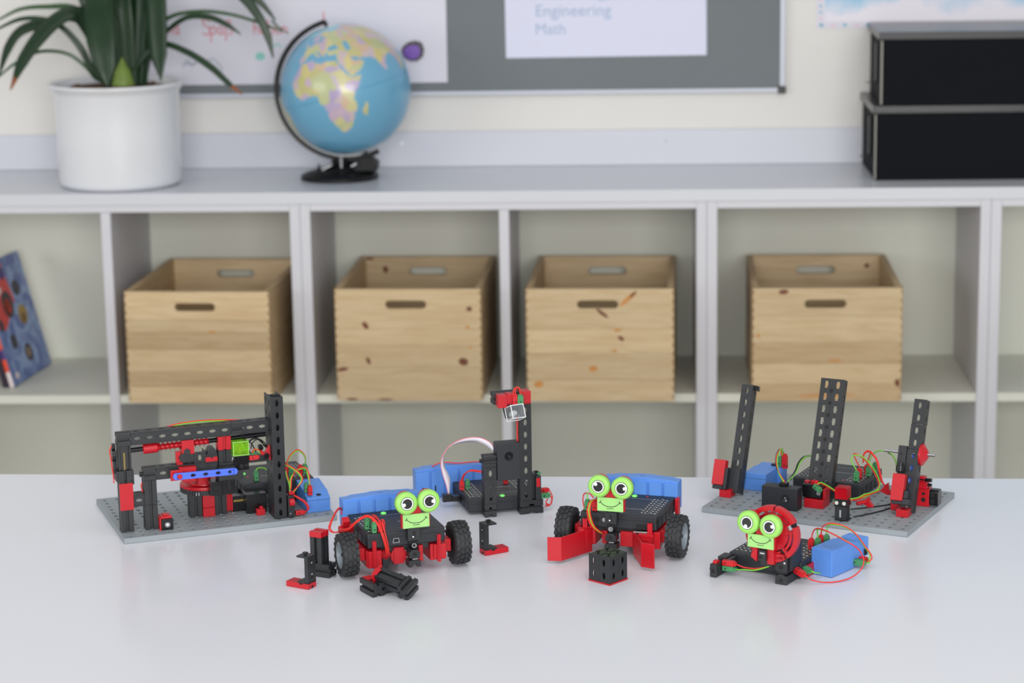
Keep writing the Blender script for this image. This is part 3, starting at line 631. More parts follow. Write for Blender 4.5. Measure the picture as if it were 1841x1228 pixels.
def battery(t, M, L=90, D=18, H=36, wavy=True):
    """battery case: panelled long face, stepped top; local x along, y deep, z up"""
    top = [(0, 0), (L, 0), (L, H - 3), (L * 0.93, H - 2.5), (L * 0.88, H - 1.4), (L * 0.66, H - 0.8), (L * 0.62, H), (L * 0.40, H), (L * 0.36, H - 0.8), (L * 0.14, H - 1.6), (L * 0.08, H - 3), (0, H - 3)]
    b = part('battery_box', 'blue', t, X(M, Pr(top, 2.6, D, 'y')), bevel=0.6)
    n = 5; p = L / n
    for i in range(n):
        part('panel', 'blue', b, X(M, Bx(i * p + (0 if i == 0 else 1.5), 0, 0, (i + 1) * p - (0 if i == n - 1 else 1.5), 2.59, H - 5.0)), bevel=0.5)
    part('slot', 'dark', b, X(M, Bx(8, -0.1, 6, 9.6, 0.02, 14) + Bx(24, -0.1, 8, 25.6, 0.02, 16)))
    part('mark', 'dark', b, X(M, Bx(L * 0.5 - 3, D * 0.45, H, L * 0.5 + 3, D * 0.45 + 0.5, H + 0.1)))
    return b
def plug(t, col, p, d, L=12.5, wd=5.2, th=5.2, spin=0):
    """small plug: p is its contact end, d points towards the wire"""
    d = Vector(d).normalized(); u, v = basis(d)
    if spin: u = Matrix.Rotation(R(spin), 3, d) @ u; v = d.cross(u)
    M = frame(Vector(p), u, v, d)
    o = part('plug', 'plug_' + col, t, X(M, Bx(-wd / 2, -th / 2, 0, wd / 2, th / 2, L * 0.86) + Bx(-wd / 2 + 0.8, -th / 2 + 0.8, L * 0.86, wd / 2 - 0.8, th / 2 - 0.8, L)), bevel=0.5, label='%s plug' % col)
    part('contact', 'dark', o, X(M, Cy((0, -th / 2 - 0.1, 4), (0, th / 2 + 0.1, 4), 1.1, n=12) + Cy((-wd / 2 - 0.1, 0, 4), (wd / 2 + 0.1, 0, 4), 0.9, n=12)))
    return o
def wire(t, col, pts, r=0.75): return part('wire', 'wire_' + col, t, Tb(pts, r), sharp=2)
def eye(t, c, d, hi, R0=12.8, depth=9):
    c = Vector(c); d = Vector(d).normalized()
    e = part('eye', 'lime', t, Lathe(c - d * depth, d, [(0, R0 - 1), (1.2, R0), (depth - 3.2, R0), (depth - 1.2, R0 - 0.7), (depth - 0.2, R0 - 2.4), (depth, R0 - 4.2), (depth, 7.6)], 44), sharp=0.9)
    u = Vector((0, 0, 1)).cross(d).normalized(); v = d.cross(u)   # u to the viewer's right when d faces them
    F = lambda r, off, cx=0, cy=0: X(frame(c + d * off, u, v, d), Pr(disc(r, cx, cy, 36), 0, 0.15, 'z'))
    part('eye_print', 'print_black', e, F(7.5, 0.02), flat=True); part('eye_white', 'print_white', e, F(6.9, 0.2), flat=True)
    part('pupil', 'print_black', e, F(5.6, 0.38), flat=True); part('highlight', 'print_white', e, F(2.0, 0.56, 4.0 * math.cos(R(hi)), 4.0 * math.sin(R(hi))), flat=True)
    return e
def head(t, x0, z0, yf, W=30.5, H=16, eyes=((3.5, 14.3), (29.5, 13.8)), his=(200, 0), ey=None, back=True):
    """smiling face plate with two eyes; x0,z0 low left corner, yf the front"""
    f = part('face', 'lime_face', t, Bx(x0, yf, z0, x0 + W, yf + 2, z0 + H), bevel=0.5)
    part('backing', 'red', t, Bx(x0 - 1.2, yf + 2.05, z0, x0 + W + 1.2, yf + 7, z0 + H - 0.5) + Bx(x0 + 9, yf + 2.05, z0 + H - 0.5, x0 + W - 9, yf + 7, z0 + H + 10), bevel=0.4)
    cx = x0 + W / 2
    sm = [(cx - 11.5, z0 + 10.5), (cx - 8, z0 + 7.6), (cx - 3.5, z0 + 5.9), (cx + 3.5, z0 + 5.9), (cx + 8, z0 + 7.8), (cx + 11.5, z0 + 11)]
    sh = stroke(sm, 0.75) + stroke([(cx - 12.6, z0 + 9.2), (cx - 10.6, z0 + 12)], 0.8) + stroke([(cx + 10.4, z0 + 12.3), (cx + 12.8, z0 + 9.8)], 0.8) + stroke([(cx - 4, z0 + 3.7), (cx, z0 + 3.3), (cx + 4, z0 + 3.8)], 0.6)
    part('smile', 'print_black', f, X(Tr(0, yf - 0.03, 0), sh), flat=True)
    for (ex, ez), h in zip(eyes, his):
        eye(t, (x0 + ex, (ey if ey is not None else yf - 5), z0 + H + ez), (0, -1, 0.08), h)
        part('eye_mount', 'red', t, Cy((x0 + ex, yf + 4.2, z0 + H + ez + 1.5), (x0 + ex, yf + 10, z0 + H + ez + 2.5), 9.5, n=32), bevel=0.4)
    return f
def wheel(t, c, out, r=25, wd=19):
    """c centre, out = +1/-1 outward along x"""
    c = Vector(c); a = c - Vector((out * wd / 2, 0, 0)); d = (out, 0, 0)
    w_ = part('tyre', 'rubber', t, Lathe(a, d, [(0.5, 15.5), (0, 18), (0.6, 21.5), (2.4, 22.8), (5, 23.2), (wd - 5, 23.2), (wd - 2.4, 22.8), (wd - 0.6, 21.5), (wd, 18), (wd - 0.5, 15.5), (wd - 2, 14.8), (2, 14.8), (0.5, 15.5)], 56), sharp=1.0)
    lug = []
    for i in range(20):
        an = 2 * math.pi * i / 20
        for k, (x0, x1) in enumerate(((-wd / 2 + 0.5, -wd / 2 + 4.6), (-wd / 2 + 5.0, -0.7), (0.7, wd / 2 - 5.0), (wd / 2 - 4.6, wd / 2 - 0.5))):
            ph = an + (math.pi / 20 if k in (1, 2) else 0) + (0.04 if k > 1 else 0); hw = 0.118
            lo = 21.6 if k in (0, 3) else 22.8; hi_ = r - 0.2 if k in (1, 2) else r - 0.9
            out_ = [(-hw, x0), (-hw * 0.5, x0 - 0.0), (hw * 0.5, x0), (hw, (x0 * .7 + x1 * .3)), (hw, (x0 * .3 + x1 * .7)), (hw * 0.5, x1), (-hw * 0.5, x1), (-hw, (x0 * .3 + x1 * .7)), (-hw, (x0 * .7 + x1 * .3))]
            vs = []
            for rr in (lo, hi_):
                for da, x in out_[1:]: vs.append((c.x + x, c.y + rr * math.sin(ph + da), c.z + rr * math.cos(ph + da)))
            n = 8; lug.append((vs, [tuple(range(n)), tuple(range(2 * n - 1, n - 1, -1))] + [(q_, (q_ + 1) % n, n + (q_ + 1) % n, n + q_) for q_ in range(n)]))
    part('tread', 'rubber', w_, lug, kind='stuff')
    part('rim', 'rim', t, Lathe(a, d, [(1.5, 15.2), (wd - 1.2, 15.2), (wd - 0.8, 14.8), (wd - 1.0, 13.6), (wd - 4, 13), (wd - 9, 12.2), (wd - 9.5, 5), (wd - 5.5, 4.2), (wd - 5.5, 0)], 44), sharp=0.8)
    part('axle_cap', 'chrome', t, Cy(a + Vector((out * (wd - 6), 0, 0)), a + Vector((out * (wd - 2), 0, 0)), 1.9, n=14))
    return w_
def base_plate(t):
    sh = []
    for i in range(17): sh += X(frame(Vector((1.5 + 15 * i, 3, 4.5)), Vector((0, 1, 0)), Vector((1, 0, 0)), Vector((0, 0, 1))), Wall(180, 15, 2.0, hl=7.4, hw=3.4, nw=5.0))
    sh += Bx(0, 0, 0.2, 258, 3, 6.5) + Bx(0, 183, 0.2, 258, 186, 6.5) + Bx(0, 3, 0.2, 1.5, 183, 6.5) + Bx(256.5, 3, 0.2, 258, 183, 6.5)
    part('base_plate', 'plate', t, sh); part('slot_shade_sheet', 'dark', t, Bx(1.6, 3.1, 0.15, 256.4, 182.9, 4.3))  # dark sheet below the slots paints the shade inside the hollow plate

# ==================================================================== A: gantry model on the left plate
A = thing('gantry_model', 'building-kit gantry with red worm drive, turntable and blue strut on grey plate at left', 'construction toy', -0.4579, 2.6559, 0.0002, 0.342)
base_plate(A)
part('post', 'black', A, Girder(150, (184, 10, 6.6)) , bevel=0.25, label='tall double girder post')
part('post', 'black', A, Girder(150, (184, 27.5, 6.6)), bevel=0.25)
part('post_foot', 'black', A, Bx(184, 25.1, 6.6, 199, 27.4, 156))
# corner post
part('post_block', 'black', A, Block(30, (2, 25, 6.6), stud=False), bevel=0.3)
part('cover_plate', 'red', A, Bx(1.5, 22.5, 34, 17.5, 24.9, 66.6) , bevel=0.4)
part('post_block', 'black', A, Block(32, (2, 25, 36.7), stud=False), bevel=0.3)
part('channel', 'black', A, Bx(-1, 25, 68.8, 1.2, 42, 81.5) + Bx(17.8, 25, 64, 19.8, 42, 81.5) + Bx(1.2, 25, 68.8, 8, 26.5, 81.5) + Bx(11, 25, 68.8, 17.8, 26.5, 81.5) + Bx(1.2, 40, 68.8, 17.8, 42, 81.5) + Block(12.6, (2, 26.6, 68.8), w=15, d=13, stud=False), bevel=0.3)
part('motor', 'black', A, Bx(2.5, 27, 81.6, 5, 40, 111.4) + Bx(15.5, 27, 81.6, 18, 40, 111.4) + Bx(5, 30, 81.6, 15.5, 40, 111.4), bevel=0.3)
part('gold_ribs_glint', 'yellow', A, sum([Bx(9, 29.2, 82 + i * 1.6, 11, 29.9, 82.8 + i * 1.6) for i in range(13)], []))  # yellow ribs paint in a thin golden reflection
part('side_cap', 'gloss_black', A, Cy((-4, 34, 100), (0.5, 34, 100), 8) + Bx(-3, 30, 78, 1, 38, 94) + Bx(-3.5, 30, 108, 0.5, 36, 114), bevel=0.4)
wire(A, 'red', [(-3, 33, 112), (-6, 33, 106), (-5, 33, 96), (-4, 33, 84), (-3, 34, 76), (-3, 33, 66)])
part('beam_end', 'black', A, Block(16, (2, 25, 111.6), ax='x', stud=False), bevel=0.3)
part('top_beam', 'black', A, Girder(120, (18.2, 25, 111.6), ax='x'), bevel=0.25)
part('beam_block', 'black', A, Block(15, (138.3, 25, 111.6), ax='x', stud=False), bevel=0.3)
part('top_beam', 'black', A, Girder(30, (153.6, 25, 111.6), ax='x'), bevel=0.25)
# second post and low beam
part('post_block', 'black', A, Block(30, (31, 25, 6.6), stud=False), bevel=0.3)
part('post_block', 'black', A, Block(29.6, (31, 25, 36.8), stud=False), bevel=0.3)
part('beam_end', 'black', A, Block(15.5, (31, 25, 66.6), ax='x', stud=False), bevel=0.3)
part('low_beam', 'black', A, Girder(60, (46.6, 25, 66.6), ax='x'), bevel=0.25)
part('cross_link', 'black', A, Girder(15, (17.4, 27, 36), ax='x'), bevel=0.25)
part('peg', 'gloss_black', A, Cy((31, 32, 74), (27, 32, 74), 2.6) + Bx(27.5, 29, 71, 29, 35, 77))
wire(A, 'red', [(30, 30, 64), (28.5, 30, 60), (30, 30, 52)])
# phototransistor block
part('sensor', 'gloss_black', A, Bx(48, 16, 6.6, 62, 28, 20), bevel=0.5)
part('sensor_ring', 'chrome', A, Lathe((55, 16, 13), (0, -1, 0), [(0, 3.2), (0.6, 3.2), (0.6, 2.0), (0.1, 1.8)], 24)); part('sensor_ring_inner', 'print_white', A, Cy((55, 15.9, 13), (55, 15.6, 13), 1.3, n=16))
part('bracket', 'red', A, Bx(46, 17, 6.6, 47.9, 32, 22) + Bx(48, 18, 20.1, 61, 32, 23) + Bx(51, 20, 23, 57, 28, 25), bevel=0.4)
# worm drive
part('axle', 'gloss_black', A, Cy((17, 34, 103.5), (182, 34, 107), 2.9, n=18))
part('worm_collar', 'red', A, Lathe((33, 33.2, 103.8), (1, 0, 0.02), [(0, 5.2), (0.6, 6.1), (16.5, 6.1), (17.2, 5.4), (19, 4.6)], 26), bevel=0.2)
V = []
for k in range(110):
    a = k * 2 * math.pi / 16; x = 51 + k * 0.34
    for r_, dx in ((3.2, -0.9), (6.2, 0), (3.2, 0.9)): V.append((x + dx, 33.4 + r_ * math.cos(a), 104 + 0.02 * (x - 51) + r_ * math.sin(a)))
part('worm', 'red', A, [(V, [(i * 3 + j, i * 3 + j + 1, i * 3 + j + 4, i * 3 + j + 3) for i in range(109) for j in (0, 1)])] + Cy((51, 33.4, 104), (90, 33.4, 104.8), 3.3), sharp=1.2)
part('worm_nut', 'red', A, Bx(78, 25, 94, 93, 39, 111) + Cy((85.5, 24.6, 102.5), (85.5, 25, 102.5), 2.2), bevel=0.5)
V = []
for k in range(56):
    a = k * 2 * math.pi / 16 + 1; x = 93 + k * 0.34
    for r_, dx in ((3.2, -0.9), (6.0, 0), (3.2, 0.9)): V.append((x + dx, 33.8 + r_ * math.cos(a), 105 + r_ * math.sin(a)))
part('worm', 'red', A, [(V, [(i * 3 + j, i * 3 + j + 1, i * 3 + j + 4, i * 3 + j + 3) for i in range(55) for j in (0, 1)])] + Cy((93, 33.8, 105), (112, 33.8, 105.4), 3.3), sharp=1.2)
part('clamp', 'red', A, Block(16.5, (122, 25, 94.6), w=15.5, stud=False), bevel=0.4)
part('clamp_leg', 'black', A, Block(18, (122, 26, 76), stud=False), bevel=0.3)
part('bracket', 'red', A, Bx(71, 27, 84, 77, 33, 97.5) + Bx(72, 27, 80, 79, 36, 86) + Bx(73, 27, 89, 81, 38, 92), bevel=0.4)
part('joint', 'black', A, Cy((80, 24, 90), (80, 38, 90), 5.5) + Bx(80, 25, 84, 92, 38, 93.8) + Cy((84, 24, 97), (84, 30, 97), 4), bevel=0.3)
part('hinge_block', 'black', A, Girder(15, (92, 27, 80), ax='z') + Bx(107, 27, 78, 121, 40, 90) + Bx(104, 27, 76.5, 122, 38, 78), bevel=0.3)
part('roof_block', 'black', A, Pr([(108, 90), (121, 90), (117.5, 98), (112, 98)], 27, 42, 'y'), bevel=0.3)
part('clip', 'red', A, Pr([(106, 82), (120.5, 82), (120.5, 87.5), (116, 87.5), (114, 85), (112, 87.5), (106, 87.5)], 25.2, 26.9, 'y'), bevel=0.3)
part('mech_body', 'black', A, Bx(80, 26, 66, 120, 40, 79.5) + Bx(120, 20, 58, 150, 40, 75.8) + Bx(122, 24, 75.9, 181, 40, 79), bevel=0.3)
part('mech_plate', 'black', A, Bx(153, 24, 79.2, 182, 38, 84), bevel=0.3)
part('bracket', 'red', A, Bx(60.5, 11, 67, 75, 13.6, 79.5) + Bx(72, 13.7, 74, 92, 22, 81) + Bx(75, 14, 64, 90, 26, 67.5), bevel=0.4)
# blue strut
M = Ro(0.6, 'Y', (70, 10, 73))
st = part('strut', 'strut_blue', A, X(M @ Tr(66, 7.6, 69.3), X(frame(Vector((0, 0, 0)), Vector((1, 0, 0)), Vector((0, 0, 1)), Vector((0, -1, 0))), Wall(70, 8, 3, off=20, hl=6, hw=2.6, nw=3.8)) + Cy((0.2, -3, 4), (0.2, 0, 4), 4, n=24) + Cy((69.8, -3, 4), (69.8, 0, 4), 4, n=24)), bevel=0.3)
for i in range(4):
    cx = 86 + 15 * i
    part('hole_rim', 'strut_blue', st, X(M, X(frame(Vector((cx, 4.6, 73.3)), Vector((1, 0, 0)), Vector((0, 0, 1)), Vector((0, -1, 0))), sum([Pr([(math.cos(a) * 4.0, math.sin(a) * 2.9), (math.cos(b) * 4.0, math.sin(b) * 2.9), (math.cos(b) * 3.2, math.sin(b) * 2.2), (math.cos(a) * 3.2, math.sin(a) * 2.2)], 0, 0.5, 'z') for a, b in [(2 * math.pi * k / 20, 2 * math.pi * (k + 1) / 20) for k in range(20)]], []))))
part('pin', 'red', A, Cy((70, 3.6, 73.2), (70, 11, 73.2), 3.0, n=20), bevel=0.3)
# turntable
TC = (113, 71)
part('turntable_gear', 'black', A, sum([Cy((*TC, 36), (*TC, 42), 28.5, n=56)], []) + sum([Bx(TC[0] + 28.8 * math.cos(a) - 0.9, TC[1] + 28.8 * math.sin(a) - 0.9, 36, TC[0] + 28.8 * math.cos(a) + 0.9, TC[1] + 28.8 * math.sin(a) + 0.9, 42) for a in [2 * math.pi * i / 58 for i in range(58)]], []))
part('turntable_disc', 'red', A, Lathe((*TC, 42.1), (0, 0, 1), [(0, 29.5), (1.6, 30), (3.4, 29.6), (4.4, 27.5), (4.4, 22), (6.8, 21.6), (7, 0)], 56), sharp=0.8)
part('disc_frame', 'red', A, Bx(100, 45, 49, 113, 62, 66) + Bx(84, 52, 52, 100, 64, 60) + Bx(113, 48, 49, 116, 70, 70), bevel=0.4)
for k, (x, m) in enumerate(((91, 'black'), (121, 'black'))):
    part('pillar', m, A, Block(29.3, (x, 56, 6.6), stud=False), bevel=0.3)
part('pillar', 'red', A, Bx(106.3, 53, 6.6, 120.8, 68, 17.6) + Bx(106.3, 53, 18, 120.8, 68, 34.5), bevel=0.4)
part('pillar_side', 'red', A, Block(26, (137, 62, 8), w=8, stud=False), bevel=0.3)
part('gear_lug', 'chrome', A, sum([Bx(96 + i * 3, 40.4 + abs(i - 4) * 0.5, 37, 97.1 + i * 3, 41.2 + abs(i - 4) * 0.5, 41) for i in range(2)], []))
part('drive_block', 'gloss_black', A, Bx(109, 18, 41.5, 123.6, 34, 58.5) + Bx(124, 18, 41.5, 139, 34, 58.5), bevel=0.5)
part('drive_slot', 'dark', A, Bx(113, 17.8, 49, 121, 17.98, 52.5) + Bx(130, 17.8, 47.5, 133, 17.98, 58.6))
# lime lamp
part('lamp_base', 'gloss_black', A, Bx(139, 20, 69, 157, 36, 87), bevel=0.4)
part('lamp_socket', 'dark', A, Cy((148, 19.8, 74), (148, 20.2, 74), 2.6) + Cy((154, 19.8, 74.5), (154, 20.2, 74.5), 2.0)); part('lamp_contact', 'print_white', A, Bx(138.7, 24, 82, 138.98, 27, 85) + Bx(138.7, 29, 79, 138.98, 31, 82))
part('lamp_cap', 'lime_clear', A, Bx(138.6, 19, 87.2, 157.2, 20.4, 102.5) + Bx(138.6, 20.5, 87.2, 140, 36.5, 102.5) + Bx(155.8, 20.5, 87.2, 157.2, 36.5, 102.5) + Bx(140.1, 35.2, 87.2, 155.7, 36.5, 102.5) + Bx(138.6, 19, 102.6, 157.2, 36.5, 104.2), bevel=0.3, label='lime translucent lamp cap')
eg = []
for a in (138.7, 157.1):
    for b in (19.1, 36.4): eg += Cy((a, b, 87.2), (a, b, 104.1), 0.6, n=6)
    for b in (87.6, 103.9): eg += Cy((a, 19, b), (a, 36.5, b), 0.6, n=6)
for a in (19.1, 36.4):
    for b in (87.6, 103.9): eg += Cy((138.6, a, b), (157.2, a, b), 0.6, n=6)
part('cap_edge_glint', 'lime', A, eg, kind='stuff')  # added rods paint the bright edges of the translucent cap
part('bulb', 'yellow', A, Lathe((148, 28, 87.3), (0, 0, 1), [(0, 3), (4, 3.4), (8, 3.2), (11, 1.6), (12, 0)], 18), sharp=1.5)
plug(A, 'red', (158, 22, 82.5), (1, 0, 0.03)); plug(A, 'green', (158, 29, 84), (1, 0, 0.05))
part('connector', 'red', A, Pr([(171, 92), (177, 88), (183, 97), (183.8, 78), (177, 84), (172, 86)], 18, 24, 'y'), bevel=0.5); part('knob', 'gloss_black', A, Cy((178, 13.5, 85), (178, 18, 85), 3.2) + Cy((173, 22, 93), (173, 28, 94), 3))
wire(A, 'red', [(162, 23, 88), (165, 24, 91.8), (169.7, 24, 91), (173, 23, 90)]); wire(A, 'green', [(164, 30, 86), (168, 28, 91.5), (171, 26, 89), (172, 25, 85.5)])
wire(A, 'black', [(170, 30, 84), (164, 30, 97), (160.7, 30, 101.2), (168, 30, 104.5), (174.7, 30, 101), (179, 30, 93)], 0.8)
wire(A, 'black', [(162, 35, 86.4), (159.9, 35, 92), (161, 35, 98), (166.6, 35, 102), (174.6, 35, 101), (180.4, 35, 96), (183, 35, 91)], 0.8)
wire(A, 'black', [(150, 32, 112), (154, 32, 104), (158, 33, 90), (166, 34, 84)], 0.8); wire(A, 'black', [(152, 30, 112), (155.5, 30, 105), (160, 31, 96)], 0.8)
wire(A, 'black', [(182, 28, 90), (176, 27, 98), (170, 27, 103), (164, 28, 99), (162, 28, 92)], 0.8)
# main unit, motor and battery behind the post
controller(A, 163, 72, 21.8, h=15, w=87, d=86, rows=('r',), led=(172, 119), dots=((174, 103),), name_at=(190, 100))
part('unit_leg', 'black', A, Block(15, (168, 80, 6.6), stud=False), bevel=0.3)
for _x, _y in ((232, 130), (168, 135), (214, 80)): part('unit_leg', 'black', A, Block(15, (_x, _y, 6.6), stud=False), bevel=0.3)
part('motor_box', 'gloss_black', A, Bx(158, 45, 7, 183, 66, 31) + Bx(144, 62, 6.6, 162, 72, 26), bevel=0.6)
part('gold_ribs_glint', 'yellow', A, sum([Bx(146 + i * 1.5, 61.4, 19, 146.8 + i * 1.5, 61.9, 21.5) for i in range(9)], []))
part('bracket', 'red', A, Bx(168, 34, 6.6, 178, 42, 14) + Bx(172, 36, 14, 176, 40, 17), bevel=0.4)
plug(A, 'green', (180, 84, 36.8), (0, 0, 1), wd=7); wire(A, 'green', [(180.5, 86, 49), (184, 88, 51), (191, 90, 50), (197, 90, 46)])
for x, y in ((224, 86), (244, 92)): plug(A, 'green', (x, y, 36.8), (0, 0, 1), wd=7, th=6)
plug(A, 'red', (238, 92, 36.8), (0, 0, 1)); plug(A, 'red', (220, 86, 36.8), (0, 0, 1))
bt = part('battery_box', 'blue', A, Pr([(21, 6.6), (21, 24.4), (25, 26.2), (28, 27), (31, 29.5), (38, 31), (52, 33), (70, 35.5), (71.5, 35.5), (71.5, 6.6)], 227, 256, 'x'), bevel=0.6, label='blue battery box lying beside the tall post')
part('lid_seam', 'dark', bt, Bx(226.9, 20.9, 21.6, 256.1, 21.05, 21.9) + Bx(240.5, 24.5, 25.6, 245.5, 28.5, 27.6))
part('switch', 'black', A, Bx(200.5, 9, 6.6, 208.5, 22, 34), bevel=0.5); part('switch_button', 'red', A, Cy((202, 8.8, 26), (208, 8.8, 26), 4.5, n=20), bevel=0.3); part('switch_pin', 'chrome', A, Cy((203, 8.6, 12), (203, 9.1, 12), 0.9, n=10))
plug(A, 'red', (210.5, 15, 10.5), (1, 0, 0), wd=6); plug(A, 'red', (232, 26, 27.5), (0.05, 0.05, 1), wd=6.5); plug(A, 'green', (229, 31, 30), (0.05, 0.05, 1), wd=4)
for col, dz in (('red', 0), ('green', -1.4)):
    wire(A, col, [(213, 60, 60 + dz), (215.5, 62, 65 + dz), (220, 65, 70 + dz), (229, 70, 74 + dz), (237, 75, 69 + dz), (242, 80, 60 + dz), (243, 86, 50)])
    wire(A, col, [(206 + dz, 15, 41), (209.2 + dz, 20, 53.6), (219.3, 30, 60.6 + dz), (229.9, 35, 60 + dz), (232.1 + dz, 28, 53.4), (232.5, 25.5, 40)])
    wire(A, col, [(203, 30, 69.5 + dz), (213, 25, 63 + dz), (220.7 + dz, 20, 54.9), (220.7 + dz, 18, 47.8), (209, 14, 38 + dz)])
    wire(A, col, [(60, 41, 125 + dz), (80, 41, 128.6 + dz), (110, 41, 129.4 + dz), (150, 41, 126 + dz), (178, 41, 121 + dz)])
wire(A, 'red', [(208.5, 10, 34), (213.8, 10, 30.7), (221.2, 10, 25.2), (225.6, 10, 18.7), (226, 12, 13.7), (223, 15, 10.8)])
wire(A, 'red', [(208.5, 12, 33), (213.8, 11, 29.5), (220.5, 11, 24), (224.4, 11, 18), (224.6, 12, 13), (223, 15, 10.4)])
for i, col in enumerate(('black', 'green', 'red', 'black')): wire(A, col, [(201 + i * 1.5, 26, 68 - i * 3), (202 + i * 1.2, 24, 56), (204 + i, 20, 46), (204 + i, 16, 35)])
part('connector', 'red', A, Bx(203, 12, 34.2, 210, 20, 37.5) + Bx(199.5, 24, 62, 205, 29, 66), bevel=0.4)

# ==================================================================== wheeled robots (B left, D right)
def chassis(t, plugs_left):
    for x in (-20, 110): wheel(t, (x, 15, 25.2), -1 if x < 0 else 1)
    for x, s in ((0, 1), (74, -1)):
        part('motor', 'red', t, Bx(x - 1, 3, 11, x + 17, 60, 30), bevel=0.8)
        part('gearbox', 'red', t, Bx(x + (-9 if s > 0 else 17.2), 8, 18, x + (-1.2 if s > 0 else 25), 24, 32), bevel=0.6)
    part('crossbar', 'black', t, Bx(17.2, 8, 25, 72.8, 40, 31.5), bevel=0.4)
    part('axle', 'gloss_black', t, Cy((-24, 15, 25.2), (114, 15, 25.2), 2.2))
    part('unit_holder', 'black', t, Bx(2, 62, 14, 15, 86, 32.6) + Bx(75, 62, 14, 88, 86, 32.6), bevel=0.4)
    part('caster', 'gloss_black', t, Lathe((45, 74, 0.2), (0, 0, 1), [(0, 2), (2, 8), (8, 11), (14, 9), (18, 9), (32, 9)], 24))
def neck(t, x, front):
    part('neck', 'black', t, Bx(x, -9, 40, x + 14, 3, 54) + Bx(x + 2, -5, 36, x + 12, 3, 40), bevel=0.4)
    part('neck_slot', 'dark', t, Bx(x + 6, -9.15, 43, x + 8.6, -9.0, 51)); part('neck_pin', 'print_white', t, Cy((x + 6, -9.2, 44.5), (x + 6, -9.0, 44.5), 0.9, n=10))
    part('hinge', 'gloss_black', t, Pr([(x + 2.5, 39.5), (x + 11.5, 39.5), (x + 8.8, 35), (x + 8.8, 31), (x + 5.2, 31), (x + 5.2, 35)], -8, -1, 'y') + Cy((x + 7, -9, 34.3), (x + 7, -1, 34.3), 3.7, n=24), bevel=0.3)
    part('hinge_ring', 'print_grey', t, Lathe((x + 7, -9, 34.3), (0, -1, 0), [(0, 2.6), (0.3, 2.6), (0.3, 1.9), (0, 1.8)], 20))
    z = 9.5
    blk = [(0, 0), (4, 0), (5, 3.2), (9, 3.2), (10, 0), (14, 0), (14, 6.5), (12.5, 7.5), (9, 8), (5, 8), (1.5, 7.5), (0, 6.5)]
    part('neck_block', 'black', t, Pr([(x + a, z + b) for a, b in blk], -10, 4, 'y') + Pr([(x + a * 0.9 + 0.7, z + 10.5 + b) for a, b in [(0, 0), (14, 0), (14, 6), (10, 9.5), (4, 9.5), (0, 6)]], -10, 4, 'y') + Bx(x + 4.5, -7, z + 8, x + 9.5, 3, z + 10.6), bevel=0.4)
    part('block_hole', 'dark', t, Cy((x + 7, -10.1, z + 15), (x + 7, -9.9, z + 15), 2.4, n=18)); part('block_clip', 'chrome', t, Bx(x + 4.6, -9.2, z + 8.6, x + 11, -8.9, z + 9.8))
B_ = thing('robot_car', 'smiling green-eyed wheeled robot in front of the gantry, red wires on its left side', 'robot', -0.1637, 2.5100, 0.0002, R(18.5))
chassis(B_, True)
controller(B_, 0, 0, 33, led=(39.6, 75), rows=('l',), usb=29, name_at=(46, 36))
battery(B_, Tr(-4, 87.6, 33), L=92, D=19, H=36)
head(B_, 39.3, 54.2, -8, eyes=((3.9, 13.9), (29.6, 14.2)), his=(195, 0))
neck(B_, 44.2, True)
part('motor_mount', 'red', B_, Cy((37, 5, 20), (37, 20, 20), 9.4, n=32) + Bx(31, 4, 11, 43, 20, 30), bevel=0.5); part('motor_mount', 'red', B_, Bx(60, 4, 11.5, 65, 20, 30), bevel=0.5)
for x0, x1 in ((5, 9.4), (79.8, 84)):
    part('bumper_post', 'red', B_, Bx(x0, -3, 10.5, x1, -0.2, 42) + Bx(x0 + 1.4, -4.4, 10.5, x1 - 1.4, -3, 42), bevel=0.4)
part('bumper_back', 'red', B_, Bx(0.5, -0.1, 10.5, 16, 2.9, 29.8) + Bx(76.5, -0.1, 13.5, 91, 2.9, 30), bevel=0.5)
part('sensor_holder', 'case', B_, Bx(17, 0, 8, 24, 8, 24), bevel=0.6); part('ring', 'red', B_, Lathe((20.5, -1, 25), (0, 1, 0), [(0, 5.5), (3, 5.5), (3, 3.2), (0, 3.2), (0, 5.5)], 24))
for x, y, c in ((5.2, 21, 'green'), (9.2, 29, 'green'), (9, 4.5, 'green'), (16, 6, 'red'), (15, 24, 'red'), (20.5, 10, 'red')): plug(B_, c, (x, y, 50.2), (0, 0, 1), wd=6.2, th=5)
for k in (0, 1.6):
    wire(B_, 'red', [(-14, 52, 42), (-24 - k, 52, 41), (-28 - k, 56, 46), (-20, 70, 54 + k), (-11, 85, 57 + k), (-5, 94, 54 + k), (-4.5, 96, 48)])
    wire(B_, 'red', [(-16, 52, 42), (-19, 40, 45 + k), (-13, 28, 50 + k), (-7, 20, 59 + k), (1, 14, 66 + k), (7, 10, 66 + k), (12.5 + k, 2, 59.6), (16 + k, -4, 48), (19.5 + k, -5, 33), (20.5 + k, -2, 26)])
wire(B_, 'red', [(9, 4.5, 62), (8, 8, 66), (4, 16, 67), (1, 20, 64)]); wire(B_, 'red', [(16, 6, 62), (15, 12, 65), (13, 20, 66), (12, 28, 62)]); wire(B_, 'red', [(20.5, 10, 62), (18, 0, 60), (20, -5, 47), (23, -4, 32), (22, -1, 25)])
part('motor_plug', 'red', B_, X(Ro(28, 'X', (-12, 50, 48)), Bx(-17, 44, 38, -9, 52, 60) + Bx(-9, 45, 40, -3, 51, 50)), bevel=0.5); part('motor_plug_knob', 'red', B_, Cy((-20, 48, 44), (-12, 48, 44), 5), bevel=0.4)

